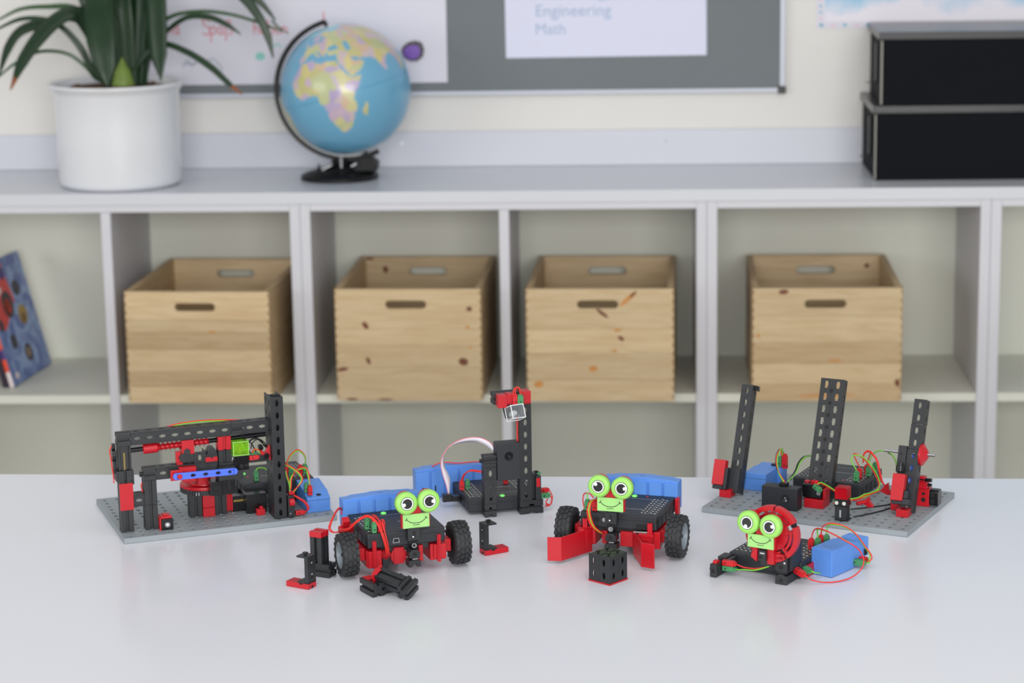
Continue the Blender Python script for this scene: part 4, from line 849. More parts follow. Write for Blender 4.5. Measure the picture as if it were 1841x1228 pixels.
D = thing('robot_car', 'smiling green-eyed wheeled robot with wide red gripper arms behind the black cube', 'robot', 0.0745, 2.5896, 0.0002, R(-18.5))
chassis(D, False)
controller(D, 0, 0, 33, led=(43, 77), rows=('r',), dots=((58, 79),), name_at=(38, 24))
battery(D, Tr(2, 87.6, 33), L=90, D=19, H=37)
head(D, 22.5, 54.7, -8, eyes=((2.8, 13.6), (29.9, 13)), his=(135, 5))
neck(D, 31.5, True)
part('motor_mount', 'red', D, Bx(24.3, 4, 13, 31, 18, 28) + Bx(46, 4, 11, 61, 20, 29), bevel=0.6)
def gripper(t, pts, th, z0, z1):
    """bent arm: pts outer line in x,y"""
    out = []
    for i in range(len(pts) - 1):
        a, b = Vector(pts[i]), Vector(pts[i + 1]); d = (b - a).normalized(); n = Vector((-d.y, d.x)) * th
        out.append((a, b, n))
    P = [out[0][0], out[0][1], out[1][1]]; n0, n1 = out[0][2], out[1][2]; m = (n0 + n1) / (1 + n0.dot(n1) / th ** 2)
    return Pr([tuple(P[0]), tuple(P[1]), tuple(P[2]), tuple(P[2] + n1), tuple(P[1] + m), tuple(P[0] + n0)], z0, z1, 'z')
part('gripper_arm', 'red', D, gripper(D, [(13.8, 1), (-9, -45), (-24.5, -48)], -2.0, 3.5, 31) + Bx(4, -1.5, 30, 13, -0.1, 31) , bevel=0.3, label='red gripper arm swung out to the left')
part('gripper_arm', 'red', D, gripper(D, [(61.5, 2), (83, -42), (99, -46)], 2.0, 3.5, 31.5), bevel=0.3, label='red gripper arm in front of the right wheel')
part('gripper_gear', 'red', D, Bx(4, 0.2, 27, 13, 2.8, 33) + Bx(-1, -8, 10, 10, -0.1, 30.5) + Cy((4, -8, 29), (4, -8, 33), 5), bevel=0.4)
part('gripper_gear', 'red', D, Bx(68, -12, 10, 87, 2.8, 27) + Bx(70, -8, 27, 88, 2.5, 31) + Bx(86, 0, 12, 94, 4, 32), bevel=0.4)
for x0 in (4.2, 80.5): part('bumper_post', 'red', D, Cy((x0 + 1.4, -4, 30), (x0 + 1.4, -4, 43), 1.9) + Cy((x0 + 3.6, -3, 30), (x0 + 3.6, -3, 43), 1.9), bevel=0.2)
part('rod', 'chrome', D, Cy((64, -3, 31), (80, -3, 31.5), 1.4)); part('socket_hole', 'dark', D, Cy((19.5, -0.15, 42), (19.5, 0.1, 42), 3.4, n=18) + Bx(66, -0.2, 34, 78, 0.1, 40)); part('socket_ring', 'chrome', D, Cy((28.5, -0.2, 42), (28.5, 0.1, 42), 2.4, n=16))
part('rear_post', 'red', D, Bx(91, 78, 24, 95, 88, 50), bevel=0.4)
plug(D, 'green', (6.5, 7.5, 50.2), (0, 0, 1), wd=6.4, th=6); plug(D, 'red', (15.5, 8, 50.2), (0, 0, 1), wd=7, th=6)
wire(D, 'red', [(1.5, 12, 50), (-2, 18, 58), (-1, 19, 65), (5, 11, 69), (11, 4, 70), (15, 4, 66)]); wire(D, 'green', [(6.5, 8, 62), (6.2, 8, 68), (8, 7, 71)])
for i, col in enumerate(('red', 'green', 'wire_red')):
    k = i * 1.4; col = 'red' if col.startswith('wire') else col
    wire(D, col, [(16 + k, 6, 64), (13.2 + k, -2, 64), (12 + k, -8, 60), (12 + k, -10, 52), (14 + k, -8, 41), (17.5 + k, -5, 33), (24 + k, 2, 25)])
wire(D, 'red', [(12, -5, 62), (11, -9, 54), (12.5, -8, 42), (15.5, -5, 34), (22, 2, 26)])

# ==================================================================== C: colour-sensor station
Cc = thing('lamp_tower_model', 'building-kit station with tall black lamp tower, dark sensor box and white ribbon cable', 'construction toy', -0.0545, 2.7524, 0.0002, R(14.5))
controller(Cc, -1, 0, 3, h=17, w=90, d=87, rows=('l', 'r'), led=(42, 4.5), flip=True, name_at=(62, 46))
battery(Cc, Tr(-46.5, 90, 0.2), L=92, D=19, H=39)
def foot(x, w_, n):
    s = []
    for k, z in enumerate((0.1, 9.0)):
        y0 = -15 if k == 0 else -14.5
        s += Pr([(x, z), (x + w_ * 0.36, z), (x + w_ * 0.42, z + 3.0), (x + w_ * 0.58, z + 3.0), (x + w_ * 0.64, z), (x + w_, z), (x + w_, z + 7.6), (x, z + 7.6)], y0, 0, 'y')
    s += Bx(x + 2, -13, 7.6, x + w_ - 2, 0, 9.1); return s
part('tower_foot', 'black', Cc, foot(15.3, 14.5, 1), bevel=0.4)
part('sensor_post', 'black', Cc, Girder(30, (15.5, -15, 16.8)) + Girder(15, (15.5, -15, 46.9)), bevel=0.25)
part('sensor_post_head', 'black', Cc, Bx(15.5, -15, 62.2, 30.5, 0, 67) + Block(16, (15, -15, 67.2), ax='x', w=15, d=9, stud=False), bevel=0.3)
part('peg', 'gloss_black', Cc, Cy((15.3, -10, 70), (11, -10, 70), 2.2) + Bx(11, -12, 68, 12.4, -8, 72))
cm = part('sensor_box', 'case', Cc, Bx(31.5, -15, 44.5, 60.5, 4, 90), bevel=1.0)
part('lens_ring', 'gloss_black', cm, Lathe((46.3, -15.02, 74.2), (0, -1, 0), [(0, 5.4), (0.5, 5.2), (0.5, 4.0), (-0.0, 3.4), (0.1, 0)], 28)); part('lens', 'chrome', cm, Cy((46.6, -15.6, 73.8), (46.6, -15.3, 73.8), 1.2, n=12))
part('tower_foot', 'black', Cc, foot(59.5, 29, 2), bevel=0.4)
part('tower', 'black', Cc, Girder(120, (59.8, -15, 16.8)), bevel=0.25, label='tall black slotted tower')
part('tower_cap', 'red', Cc, Bx(60, -14, 137, 75, 0, 139), bevel=0.3)
part('arm_block', 'black', Cc, Block(35, (28, -15, 139.2), ax='x', w=15, d=14, stud=False), bevel=0.3)
part('arm_plate', 'red', Cc, Bx(62, -18, 139.2, 74, -3, 153.5), bevel=0.5); part('arm_box', 'red', Cc, Bx(31, -28, 137.5, 42, -15.2, 153) + Bx(42.1, -27, 141, 50, -15.2, 154), bevel=0.5)
part('gusset', 'black', Cc, Pr([(38, 138), (46, 146), (52, 140), (50, 124), (42, 122)], -22, -15.3, 'y'), bevel=0.3)
Mc = Ro(12, 'Z', (50, -30, 132)) @ Ro(-24, 'X', (50, -30, 132))
bxs = []
x0, y0, z0, x1, y1, z1 = 42, -40, 123, 58.5, -23, 139; e = 1.1
lens_s = Bx(x0, y0, z0, x1, y0 + e, z1) + Bx(x0, y0 + e, z0, x0 + e, y1, z1) + Bx(x1 - e, y0 + e, z0, x1, y1, z1) + Bx(x0 + e, y0 + e, z0, x1 - e, y1, z0 + e) + Bx(x0 + e, y0 + e, z1 - e, x1 - e, y1, z1)
part('lamp_cap', 'clear', Cc, X(Mc, lens_s), bevel=0.2, label='clear lamp cap')
eg = []
for a in (x0, x1):
    for b in (y0, y1): eg += Cy((a, b, z0), (a, b, z1), 0.5, n=6)
    for b in (z0, z1): eg += Cy((a, y0, b), (a, y1, b), 0.5, n=6)
for a in (y0, y1):
    for b in (z0, z1): eg += Cy((x0, a, b), (x1, a, b), 0.5, n=6)
part('cap_edge_glint', 'print_white', Cc, X(Mc, eg), kind='stuff'); part('bulb', 'bulb', Cc, X(Mc, Lathe((50, -22, 131), (0, -1, 0), [(0, 3.4), (5, 3.6), (9, 3.2), (12, 1.6), (13, 0)], 18)), sharp=1.5)  # white rods paint the light caught along the clear cap's edges
part('lamp_base', 'gloss_black', Cc, Bx(43, -23, 126, 59, -15.2, 140), bevel=0.4)
plug(Cc, 'green', (57.2, -31, 141), (0, 0, 1), wd=4.8, th=7); plug(Cc, 'red', (51.5, -29, 141), (0, 0, 1), wd=4.8, th=7)
wire(Cc, 'red', [(48.6, -29, 152), (51, -26, 158.5), (55, -25, 161), (58, -26, 159), (57.6, -31, 153.5)], 0.8); wire(Cc, 'red', [(51.5, -29, 153.5), (53.5, -25, 159), (58, -20, 160), (60, -12, 152)], 0.8)
for k in (0, 1.5): wire(Cc, 'red', [(58.5 + k * .5, -14 + k, 136), (58 + k * .5, -13 + k, 120), (57.5 + k * .5, -13 + k, 100), (57.8 + k * .5, -13 + k, 91)])
part('switch', 'black', Cc, Bx(79.3, -15, 17, 86, -2, 46.5), bevel=0.4); part('switch_face', 'red', Cc, Bx(80.3, -15.4, 33, 84.6, -15.05, 44), bevel=0.2); part('switch_knob', 'gloss_black', Cc, Cy((81, -10, 46.6), (81, -10, 52), 1.2) + Bx(78.5, -12, 50, 83.5, -8, 52)); part('bracket', 'black', Cc, Bx(75.2, -10, 17, 79.2, 0, 49), bevel=0.3)
plug(Cc, 'green', (87, -7, 19.5), (1, 0.1, -0.05), wd=6, th=6, spin=90); plug(Cc, 'red', (87.5, -1, 24), (1, 0.1, 0), wd=6, th=5, spin=90); part('switch_lug', 'plug_green', Cc, Bx(82, -8, 46.6, 88, -3, 48.5))
wire(Cc, 'red', [(99, -7, 19), (101, -8, 14), (98, -9, 7), (92, -9, 6)]); wire(Cc, 'red', [(100, 0, 24), (103, -3, 16), (100, -6, 7), (93, -8, 8)]); wire(Cc, 'red', [(96, -8, 15), (93, -10, 11), (97, -10, 8)])
plug(Cc, 'red', (1.5, 46, 20.2), (0, 0, 1), wd=5, th=5.5); plug(Cc, 'green', (9, 48, 20.2), (0, 0, 1), wd=5, th=5.5); plug(Cc, 'red', (60, 58, 20.2), (0, 0, 1), L=9)
for k in (0, 1.3): wire(Cc, 'red', [(1.6 + k, 46, 32.5), (2.2 + k, 40, 40), (5 + k, 25, 48.3 + k), (10, 15, 51 + k), (16, 2, 52.4 + k)])
wire(Cc, 'red', [(-24, 99, 38), (-15, 98, 42), (-2, 98, 42), (8, 97, 40.5), (30, 95, 41), (46, 92, 40)])
part('ribbon_plug', 'gloss_black', Cc, Bx(-24, 39, 8, -12, 47, 17.5) + Bx(-12, 38, 8, -1.2, 46, 15), bevel=0.6)
ro = [(-16.6, 42, 17.4), (-18.9, 42, 28.7), (-22.7, 41, 41.3), (-25.5, 40, 57.2), (-21.4, 38, 71.1), (-11.4, 36, 81.9), (3.9, 32, 88.4), (19.5, 26, 89.5), (29.4, 15, 86.2), (32.5, 4.2, 81.7)]
ri = [(-15.2, 43, 17.4), (-13.6, 45, 33.4), (-16.2, 45, 42.5), (-20.5, 46, 54.2), (-18.9, 46, 71.2), (-8.9, 43, 79.4), (4.6, 38, 82.4), (17.7, 32, 83), (26, 20, 81.5), (31.8, 4.2, 77)]
a, b = smooth(ro, 6), smooth(ri, 6); V = [tuple(p) for pq in zip(a, b) for p in pq]
rbn = part('ribbon_cable', 'ribbon', Cc, [(V, [(2 * i, 2 * i + 1, 2 * i + 3, 2 * i + 2) for i in range(len(a) - 1)])], sharp=3); so = rbn.modifiers.new('thick', 'SOLIDIFY'); so.thickness = 0.0008
part('ribbon_stripe', 'ink_red', rbn, Tb([tuple(p) for p in a], 0.6, k=1), sharp=2)

# ==================================================================== E: three leaning arms on the right plate
E_ = thing('leaning_arms_model', 'building-kit machine with three leaning black arms on grey plate at right', 'construction toy', 0.2265, 2.7512, 0.0002, -0.4794)
base_plate(E_)
def lean(y, z): return Ro(-20, 'X', (0, y, z))
ML = lean(62, 16) @ Tr(-1, 0, -9.5)
part('arm_foot', 'red', E_, Bx(2, 50, 6.6, 17, 66, 16), bevel=0.5)
part('arm', 'black', E_, X(ML, Girder(135, (10, 62, 20))), bevel=0.25, label='slim slotted arm leaning back, left')
part('arm_tip', 'gloss_black', E_, X(ML, Bx(24.5, 66, 150, 29, 76, 155) + Cy((29, 70, 151), (30.5, 70, 151), 3)), bevel=0.3)
part('arm_box', 'red', E_, X(ML, Bx(-7, 47, 27, 8, 58, 58)), bevel=0.6)
part('arm_box_back', 'case', E_, X(ML, Bx(2, 58.1, 20, 24, 61.9, 50) + Bx(-6, 49, 22, 7, 58, 26.9) + Bx(8.2, 48, 22, 12, 58, 48)), bevel=0.4)
# wide middle tower
MT = lean(84, 16) @ Tr(4, 0, -9.5)
def wide_tower():
    s = []; L = 150; W = 30
    for c in range(2): s += X(frame(Vector((101 + c * 15, 78, 16)), Vector((0, 0, 1)), Vector((1, 0, 0)), Vector((0, 1, 0))), Wall(L, 15, 2.0, hl=8.5, hw=4.0, nw=5.0))
    for x in (101, 129.2): s += X(frame(Vector((x, 80, 16)), Vector((0, 0, 1)), Vector((0, 1, 0)), Vector((1, 0, 0))), Wall(L, 11, 1.8, hw=3))
    return s
tw = part('arm', 'black', E_, X(MT, wide_tower()), bevel=0.25, label='wide slotted middle arm leaning back')
part('round_hole', 'dark', tw, X(MT, sum([Cy((116, 77.85, 31 + 15 * i), (116, 78.05, 31 + 15 * i), 2.5, n=16) for i in range(9)], [])))
part('arm_shoulder', 'black', E_, Bx(99, 88, 6.6, 133, 104, 30), bevel=0.4)
# sensor box in front
sb = part('sensor_box', 'case', E_, X(Ro(-2, 'Z', (60, 25, 7)), Bx(66, 28, 6.6, 112, 45, 34)), bevel=1.0)
sb.matrix_local = Matrix.Translation((0.0, 0.0, 0)) 
part('lens_ring', 'gloss_black', sb, Lathe((97, 26.6, 20.5), (0, -1, 0), [(0, 5.4), (0.5, 5.2), (0.5, 4.0), (0, 3.4), (0.1, 0)], 28)); part('lens', 'chrome', sb, Cy((98.2, 26.3, 19), (98.2, 26.0, 19), 1.3, n=12) + Cy((97, 26.3, 22), (97, 26.0, 22), 1.0, n=12)); part('cable_port', 'gloss_black', sb, Bx(86, 34, 34, 96, 42, 38), bevel=0.5)
part('side_label', 'print_white', sb, Bx(65.7, 32, 14, 65.98, 40, 22))
part('motor_base', 'red', E_, Bx(112.5, 49, 6.6, 137, 72, 17.5) + Bx(134, 55, 17.5, 138, 70, 30), bevel=0.6); part('motor', 'gloss_black', E_, Bx(109, 52, 18, 133.5, 72, 35), bevel=1.2); part('motor_cap', 'red', E_, Cy((112, 62, 35), (112, 62, 36.5), 3.5))
part('motor_plug_port', 'chrome', E_, Lathe((130, 51.8, 25), (0, -1, 0), [(0, 2.4), (0.4, 2.4), (0.4, 1.4), (0, 1.3)], 16))
plug(E_, 'red', (121, 55, 37.5), (0.8, -0.5, 0.1), L=10); plug(E_, 'green', (126, 48, 35.5), (0.9, -0.3, -0.5), L=12, wd=6)
# red indicator lamp on a short post
part('lamp_post', 'black', E_, Bx(165.3, 10.5, 6.6, 179.5, 12, 24) + Bx(165.3, 12, 6.6, 167, 24, 24) + Bx(177.8, 12, 6.6, 179.5, 24, 24) + Bx(165.3, 22.5, 6.6, 179.5, 24, 24) + Bx(165.3, 10.5, 6.6, 181.5, 26, 8), bevel=0.4); part('post_slot', 'print_grey', E_, Bx(171.2, 10.2, 11, 173.4, 10.4, 20))
part('lamp_base', 'gloss_black', E_, Bx(164.8, 10, 24.2, 180.5, 25, 33), bevel=0.5)
for x in (167.8, 177): part('contact_ring', 'socket', E_, Lathe((x, 10, 28.5), (0, -1, 0), [(0, 2.3), (0.4, 2.3), (0.4, 1.2), (0.05, 1.1)], 18))
part('lamp_cap', 'red_clear', E_, Bx(165, 10.5, 33.1, 180.3, 12, 45) + Bx(165, 12, 33.1, 166.4, 25, 45) + Bx(178.9, 12, 33.1, 180.3, 25, 45) + Bx(166.4, 23.6, 33.1, 178.9, 25, 45) + Bx(165, 10.5, 45.1, 180.3, 25, 46.5) + sum([Cy((166 + i * 2.1, 10.5, 46.6), (166 + i * 2.1, 25, 46.6), 0.7, n=8) for i in range(7)], []), bevel=0.2, label='red translucent lamp cap')
part('bulb', 'red_clear', E_, Lathe((172.6, 18, 33), (0, 0, 1), [(0, 3), (5, 3.4), (9, 2.4), (10.5, 0)], 16), sharp=1.5)
controller(E_, 76, 108, 6.6, h=19, w=87, d=84, rows=('l', 'r'), dots=((138, 118),), flip=False, name_at=(110, 150))
bE = part('battery_box', 'blue', E_, Pr([(17, 6.6), (46, 6.6), (46, 28.5), (17, 28.5)], 94, 132, 'y') + Pr([(18.5, 6.6), (52, 6.6), (52, 24), (49, 28), (46, 28.3), (18.5, 28.3)], 132.1, 152, 'y'), bevel=0.6, label='blue battery box on the rear left of the plate')
part('lid_seam', 'dark', bE, Bx(16.9, 93.9, 22, 46.1, 94.02, 22.3)); part('contact_block', 'gloss_black', E_, Bx(36, 138, 28.4, 42, 144, 30.6))
plug(E_, 'green', (46.5, 140, 28.4), (0, 0, 1), wd=6.5, th=6, L=13); plug(E_, 'red', (53, 141, 26), (0, 0, 1), wd=4.5, th=7, L=19)
for col, k in (('red', 0), ('green', 1.5)): wire(E_, col, [(92 - k, 38, 38.5), (81 - k * .5, 50, 44), (69.2 + k * .6, 70, 49.5), (59.6 + k, 95, 54), (54 + k, 120, 55 + k * .4), (50.5 + k * .7, 135, 53), (49 + k, 139, 43)], 0.8)
wire(E_, 'black', [(90, 38, 38), (80, 51, 43), (68, 71, 48.7), (58.5, 96, 53.5), (52, 122, 54.5), (49, 137, 50), (52, 140, 46)], 0.7)
for col, k in (('black', 0), ('black', 1.2), ('green', 2.4)): wire(E_, col, [(89 + k, 130, 49), (85 + k, 120, 49), (83 + k, 108, 44.5), (85.5 + k, 90, 39), (89 + k, 70, 38), (93, 44, 38)], 0.8)
for col, x, y, z in (('green', 153.5, 122, 25.8), ('red', 152.5, 136, 25.8), ('red', 155, 157, 25.8), ('green', 159.5, 150, 25.8), ('green', 160.5, 172, 25.8)): plug(E_, col, (x, y, z), (0, 0, 1), wd=6, th=6)
wire(E_, 'green', [(153, 123, 39), (144.9, 127, 48.6), (147, 130, 55.2), (158, 130, 54.7), (173.7, 120, 46.8), (189.2, 100, 38), (195.2, 85, 32), (192.7, 65, 28.7), (186, 50, 27), (180.5, 38, 27)])
wire(E_, 'red', [(152.5, 136, 39), (146.6, 131, 57), (158, 131, 53), (172.5, 119, 45.5), (187.6, 100, 36.8), (194, 85, 31), (191.2, 65, 27.4), (185, 50, 25.8), (180.5, 38, 25.6)])
for k in (0, 1.2): wire(E_, 'red', [(155, 142, 44 + k), (156.3, 141, 55 + k), (163.2, 140, 58.9 + k), (175.4 + k, 130, 53), (183.3 + k, 120, 39.3), (189.4 + k, 110, 32), (197, 102, 29)], 0.9)
wire(E_, 'red', [(155, 157, 39), (158, 155, 48), (163, 148, 58)]); wire(E_, 'green', [(159.5, 150, 39), (163, 150, 52), (170, 146, 58.5), (178.8, 140, 62.2), (192.5, 130, 63.5), (206, 112, 60), (213, 96, 50)]); wire(E_, 'black', [(190, 132, 62.6), (198, 124, 62), (207, 110, 58), (212, 98, 50)])
for col, k in (('red', 0), ('green', 1.5)):
    wire(E_, col, [(166, 22, 36 + k), (150, 36, 37.5 + k), (140, 45, 38 + k), (133, 50, 38 + k), (129, 50, 36)]); wire(E_, col, [(160, 20, 24 + k * 2), (165, 22, 26 + k * 2), (170, 26, 27 + k)])
    wire(E_, col, [(180.5, 22, 30 + k), (184.5, 38, 28 + k), (188, 50, 29.3 + k), (192, 60, 29 + k), (198, 80, 29 + k)])
part('connector', 'red', E_, Pr([(181, 16), (186, 21), (191, 26), (192, 20), (197, 14), (190, 12.5), (184, 17)], 58, 63, 'y'), bevel=0.4); part('connector', 'red', E_, X(Tr(10, 42, 6), Pr([(181, 16), (186, 24), (191, 28), (192, 20), (197, 14), (190, 12.5)], 58, 62, 'y')), bevel=0.4); part('connector_pin', 'red', E_, Cy((181, 45, 20), (189, 56, 21), 2.6), bevel=0.4)
wire(E_, 'black', [(182, 30, 7.6), (200, 60, 7.6), (210, 90, 8), (208, 110, 14)], 0.8); wire(E_, 'black', [(168, 60, 7.6), (186, 78, 7.6), (204, 100, 7.8), (206, 112, 12)], 0.8)
# right arm
MR = lean(68, 16) @ Tr(-1.5, 0, -5.5)
part('arm_foot', 'red', E_, Bx(226, 55, 6.6, 240.5, 71, 15.5) + Bx(211, 80, 6.6, 222, 90, 22), bevel=0.5)
ra = part('arm', 'black', E_, X(MR, Girder(75, (228.5, 68, 16)) + Girder(30, (229.2, 68, 91.3)) + Girder(30, (229.6, 68, 121.6))), bevel=0.25, label='stepped arm leaning back, right, with steel rod')
part('arm_panel', 'black', E_, X(MR, Bx(218, 66, 62, 228.3, 82, 94) + Bx(219, 68, 40, 228.3, 80, 62)), bevel=0.5)
part('inner_strip', 'strut_blue', E_, X(MR, Bx(233, 75, 34, 239, 77, 92)), label='blue strip inside the right arm')
part('arm_box', 'red', E_, X(MR, Bx(219.5, 52, 27, 234.5, 62, 59)), bevel=0.6); part('arm_box_back', 'case', E_, X(MR, Bx(234.6, 53, 23, 243, 67.8, 30) + Bx(221, 54, 23, 234.5, 62, 26.9) + Bx(234.6, 55, 30.5, 239, 66, 40)), bevel=0.4)
part('arm_knob', 'gloss_black', E_, X(MR, Cy((225, 60, 62), (225, 60, 69), 5) + Cy((225, 60, 69), (225, 60, 73), 3)), bevel=0.4)
part('panel_hole', 'dark', E_, X(MR, Cy((222, 65.8, 84), (222, 66.05, 84), 1.6, n=12) + sum([Bx(220.5, 65.8, 66 + i * 3.2, 223 - (i % 2), 66.05, 67.6 + i * 3.2) for i in range(4)], [])))
part('rod', 'chrome', E_, X(MR, Cy((199, 72, 86.5), (262, 72, 86.5), 1.9)))
part('gear_hub', 'red', E_, X(MR, Lathe((244, 74, 86), (1, 0, 0), [(0, 5), (0, 13), (3, 13.5), (4, 11), (8, 6), (9, 4)], 14)), bevel=0.3)
part('motor', 'red', E_, Bx(229, 110, 6.6, 249, 124, 28) + Bx(232, 111, 28, 246, 122, 36) + Bx(235, 112, 36, 243, 120, 43), bevel=0.8)
part('motor_hole', 'dark', E_, Cy((242, 109.9, 15), (242, 110.1, 15), 2.8, n=18) + Cy((242, 109.9, 22.5), (242, 110.1, 22.5), 2.0, n=18)); part('motor_roller', 'gloss_black', E_, Cy((226, 114, 39), (251, 114, 39), 2.2) + Cy((226, 114, 33), (251, 114, 33), 2.0))
part('track', 'gloss_black', E_, X(frame(Vector((249.2, 110, 8)), Vector((0, 1, 0)), Vector((0, 0, 1)), Vector((1, 0, 0))), Pr(rrect(0, 0, 15, 20, 5), 0, 11, 'z')), bevel=0.6); part('track_hole', 'dark', E_, Bx(251, 109.8, 11, 256, 110.05, 17) + Bx(251, 109.8, 19, 256, 110.05, 25))

# ==================================================================== F: snail robot
F_ = thing('snail_robot', 'green-eyed snail robot with red ring shell beside blue battery box, front right', 'robot', 0.2700, 2.4700, 0.0002, R(-32))
controller(F_, -55, 27, 4, h=16, w=88, d=87, rows=('l', 'r'), name_at=(-20, 60))
part('controller_foot', 'case', F_, Bx(-58, 31, 0.2, 30, 34, 3.9) + Bx(-60, 30, 8, -55.3, 50, 14) + Bx(-40, 80, 0.2, 20, 84, 3.9), bevel=0.4)
part('ledge', 'black', F_, Bx(-52, 10, 10, -44, 27, 17) , bevel=0.4)
part('leg', 'black', F_, Bx(13.5, 3, 15, 27.5, 18, 47), bevel=0.5); part('leg_side', 'case', F_, Bx(27.6, 8, 15, 31, 34, 44), bevel=0.4)
part('leg_hole', 'dark', F_, Cy((20.5, 2.85, 19.5), (20.5, 3.05, 19.5), 2.3, n=18) + Cy((20.5, 2.75, 5), (20.5, 2.95, 5), 2.3, n=18)); part('leg_pin', 'chrome', F_, Cy((24.8, 2.7, 25), (24.8, 2.95, 25), 1.3, n=12))
part('foot', 'black', F_, Pr([(13.5, 0.1), (27.5, 0.1), (27.5, 10), (25, 10), (22.5, 12), (18.5, 12), (16, 10), (13.5, 10)], 2.8, 62, 'y'), bevel=0.5); part('foot_clip', 'case', F_, Bx(15, 5, 12, 26, 17, 14.9))
# ring shell
RC = Vector((11.5, -2, 57.5)); rg = []
def ringseg(a0, a1, r0, r1, y0, y1, n):
    P = [(RC.x + r1 * math.cos(R(a0 + (a1 - a0) * i / n)), RC.z + r1 * math.sin(R(a0 + (a1 - a0) * i / n))) for i in range(n + 1)]
    Q = [(RC.x + r0 * math.cos(R(a1 + (a0 - a1) * i / n)), RC.z + r0 * math.sin(R(a1 + (a0 - a1) * i / n))) for i in range(n + 1)]
    return Pr(P + Q, y0, y1, 'y')
for a0, a1 in ((-52, 22), (30, 82), (86, 148), (152, 210), (214, 300)):
    part('shell_segment', 'red', F_, ringseg(a0, a1, 26, 31.5, -3, 5, 12) + ringseg(a0 + 6, a1 - 6, 20.5, 23.5, -1, 4, 10) + ringseg(a0, a0 + 6, 18, 31, -2, 4.8, 2), bevel=0.4)
part('shell_hub', 'red', F_, ringseg(0, 359.9, 10, 19, -1, 4, 40) + Cy((RC.x, 0, RC.z), (RC.x, 8, RC.z), 10.2) + sum([X(Ro(-a, 'Y', RC), Bx(RC.x + 8, -0.5, RC.z - 1.5, RC.x + 28, 3.5, RC.z + 1.5)) for a in (10, 60, 110, 160, 210, 260, 310)], []), bevel=0.3)
part('shell_mount', 'red', F_, Bx(8, -6, 24, 16, 2.9, 44) + Bx(4, -3, 30, 26, 2.9, 36), bevel=0.5); part('shell_gap', 'dark', F_, ringseg(22.5, 29.5, 25, 30.5, -1, 3, 3))
head(F_, -11.3, 43.6, -15, W=31, H=15, eyes=((1.5, 13.2), (28.2, 12.0)), his=(255, 15))
part('chin', 'red', F_, Pr([(-9, 32), (-2, 27), (-1, 41), (-3, 43), (-6, 42)], -12, -8, 'y') + Cy((-4, -12.5, 37), (-4, -8, 37), 2.6), bevel=0.4)
part('neck_mount', 'black', F_, Bx(-1, -10, 28, 8, 6, 40) + Bx(-2, -2, 20.2, 12, 10, 28) + Bx(-1, 6, 20.2, 12, 26, 26), bevel=0.4); part('neck_clip', 'chrome', F_, Bx(1.5, -10.3, 36, 7, -10.05, 37.5)); part('neck_hole', 'dark', F_, Cy((2, -10.2, 32), (2, -9.98, 32), 2, n=16))
# tail switch
part('touch_switch', 'black', F_, Bx(-60, -9.5, 0.2, -52, 27, 15), bevel=0.5); part('switch_button', 'red', F_, Pr([(-6, 15), (-4.5, 18), (1, 18), (3, 15)], -58.5, -53.5, 'x'), bevel=0.3); part('switch_front', 'dark', F_, Bx(-58, -9.8, 5, -54, -9.4, 9.5) + Bx(-61, -8, 8, -59.9, -5, 10))
part('switch_arm', 'black', F_, Bx(-60, 10, 15.1, -50, 27, 18.5) + Bx(-51.9, 20, 6, -44, 27, 9.9), bevel=0.3)
plug(F_, 'red', (-51.5, 6, 14.0), (1, 0.04, 0), L=16, wd=6, th=6, spin=0); plug(F_, 'green', (-51.5, 6, 7.8), (1, 0.04, 0), L=16, wd=6, th=5.6)
wire(F_, 'red', [(-36, 6.5, 14), (-30, 5, 13.2), (-23.8, 3, 13), (-9.4, 0, 14.6), (1.1, 0, 17.5), (12, 6, 20.5)]); wire(F_, 'green', [(-36, 6.5, 8), (-30, 4, 9), (-23.8, 1.5, 10.8), (-9.4, -1.4, 13.2), (1.1, -1.4, 17), (12, 5, 21.5)])
plug(F_, 'red', (30, 20, 14), (0.95, -0.35, -0.25), L=15, wd=6.5, th=6); plug(F_, 'green', (29, 36, 12.5), (0.95, -0.1, -0.25), L=14, wd=6.5, th=6)
for c, x, y in (('red', 21, 80), ('green', 27, 84), ('red', 25, 97), ('green', 30, 101)): plug(F_, c, (x, y, 20.2), (0, 0, 1), wd=6, th=6)
part('battery_plug_block', 'red', F_, Bx(33.5, 40, 1, 36, 60, 14), bevel=0.4)
MB_ = Tr(32.5, 55, 0.2) @ Matrix.Rotation(R(-9), 4, 'Z')
bF = part('battery_box', 'blue', F_, X(MB_, Bx(0, 0, 0, 27, 44, 30.5) + Pr([(44.1, 8), (44.1, 29.5), (52, 29.5), (56, 27.5), (60, 29.5), (76, 29.5), (76, 8)], 0.6, 26, 'x') + Bx(2, 44.1, 0, 25, 70, 7.9)), bevel=0.8, label='blue battery box standing beside the snail')
part('lid_seam', 'dark', bF, X(MB_, Bx(8, 12, 30.5, 18, 12.3, 30.6) + Bx(26.6, 66, 10, 27.1, 72, 17) + Bx(8, 52, 29.5, 16, 52.3, 29.6)))
plug(F_, 'green', (62, 99, 7), (0.95, 0.1, -0.05), L=16, wd=6.5, th=7); plug(F_, 'red', (62, 108, 8), (0.95, 0.1, -0.05), L=16, wd=6, th=6)
wire(F_, 'red', [(43.5, 16, 10), (50, 20, 5), (60, 28, 1.8), (72, 40, 1.3), (80, 56, 2.5), (85, 70, 8), (87, 74, 17), (85, 72, 26), (80.8, 68, 33.5), (71.5, 62, 41), (46, 66, 48), (30, 75, 46.5), (23, 80, 40), (21.3, 80, 33)])
wire(F_, 'green', [(27, 84, 33), (27.5, 82, 40), (30, 77, 45), (46, 68, 47), (70, 64, 41), (76, 66, 37)])
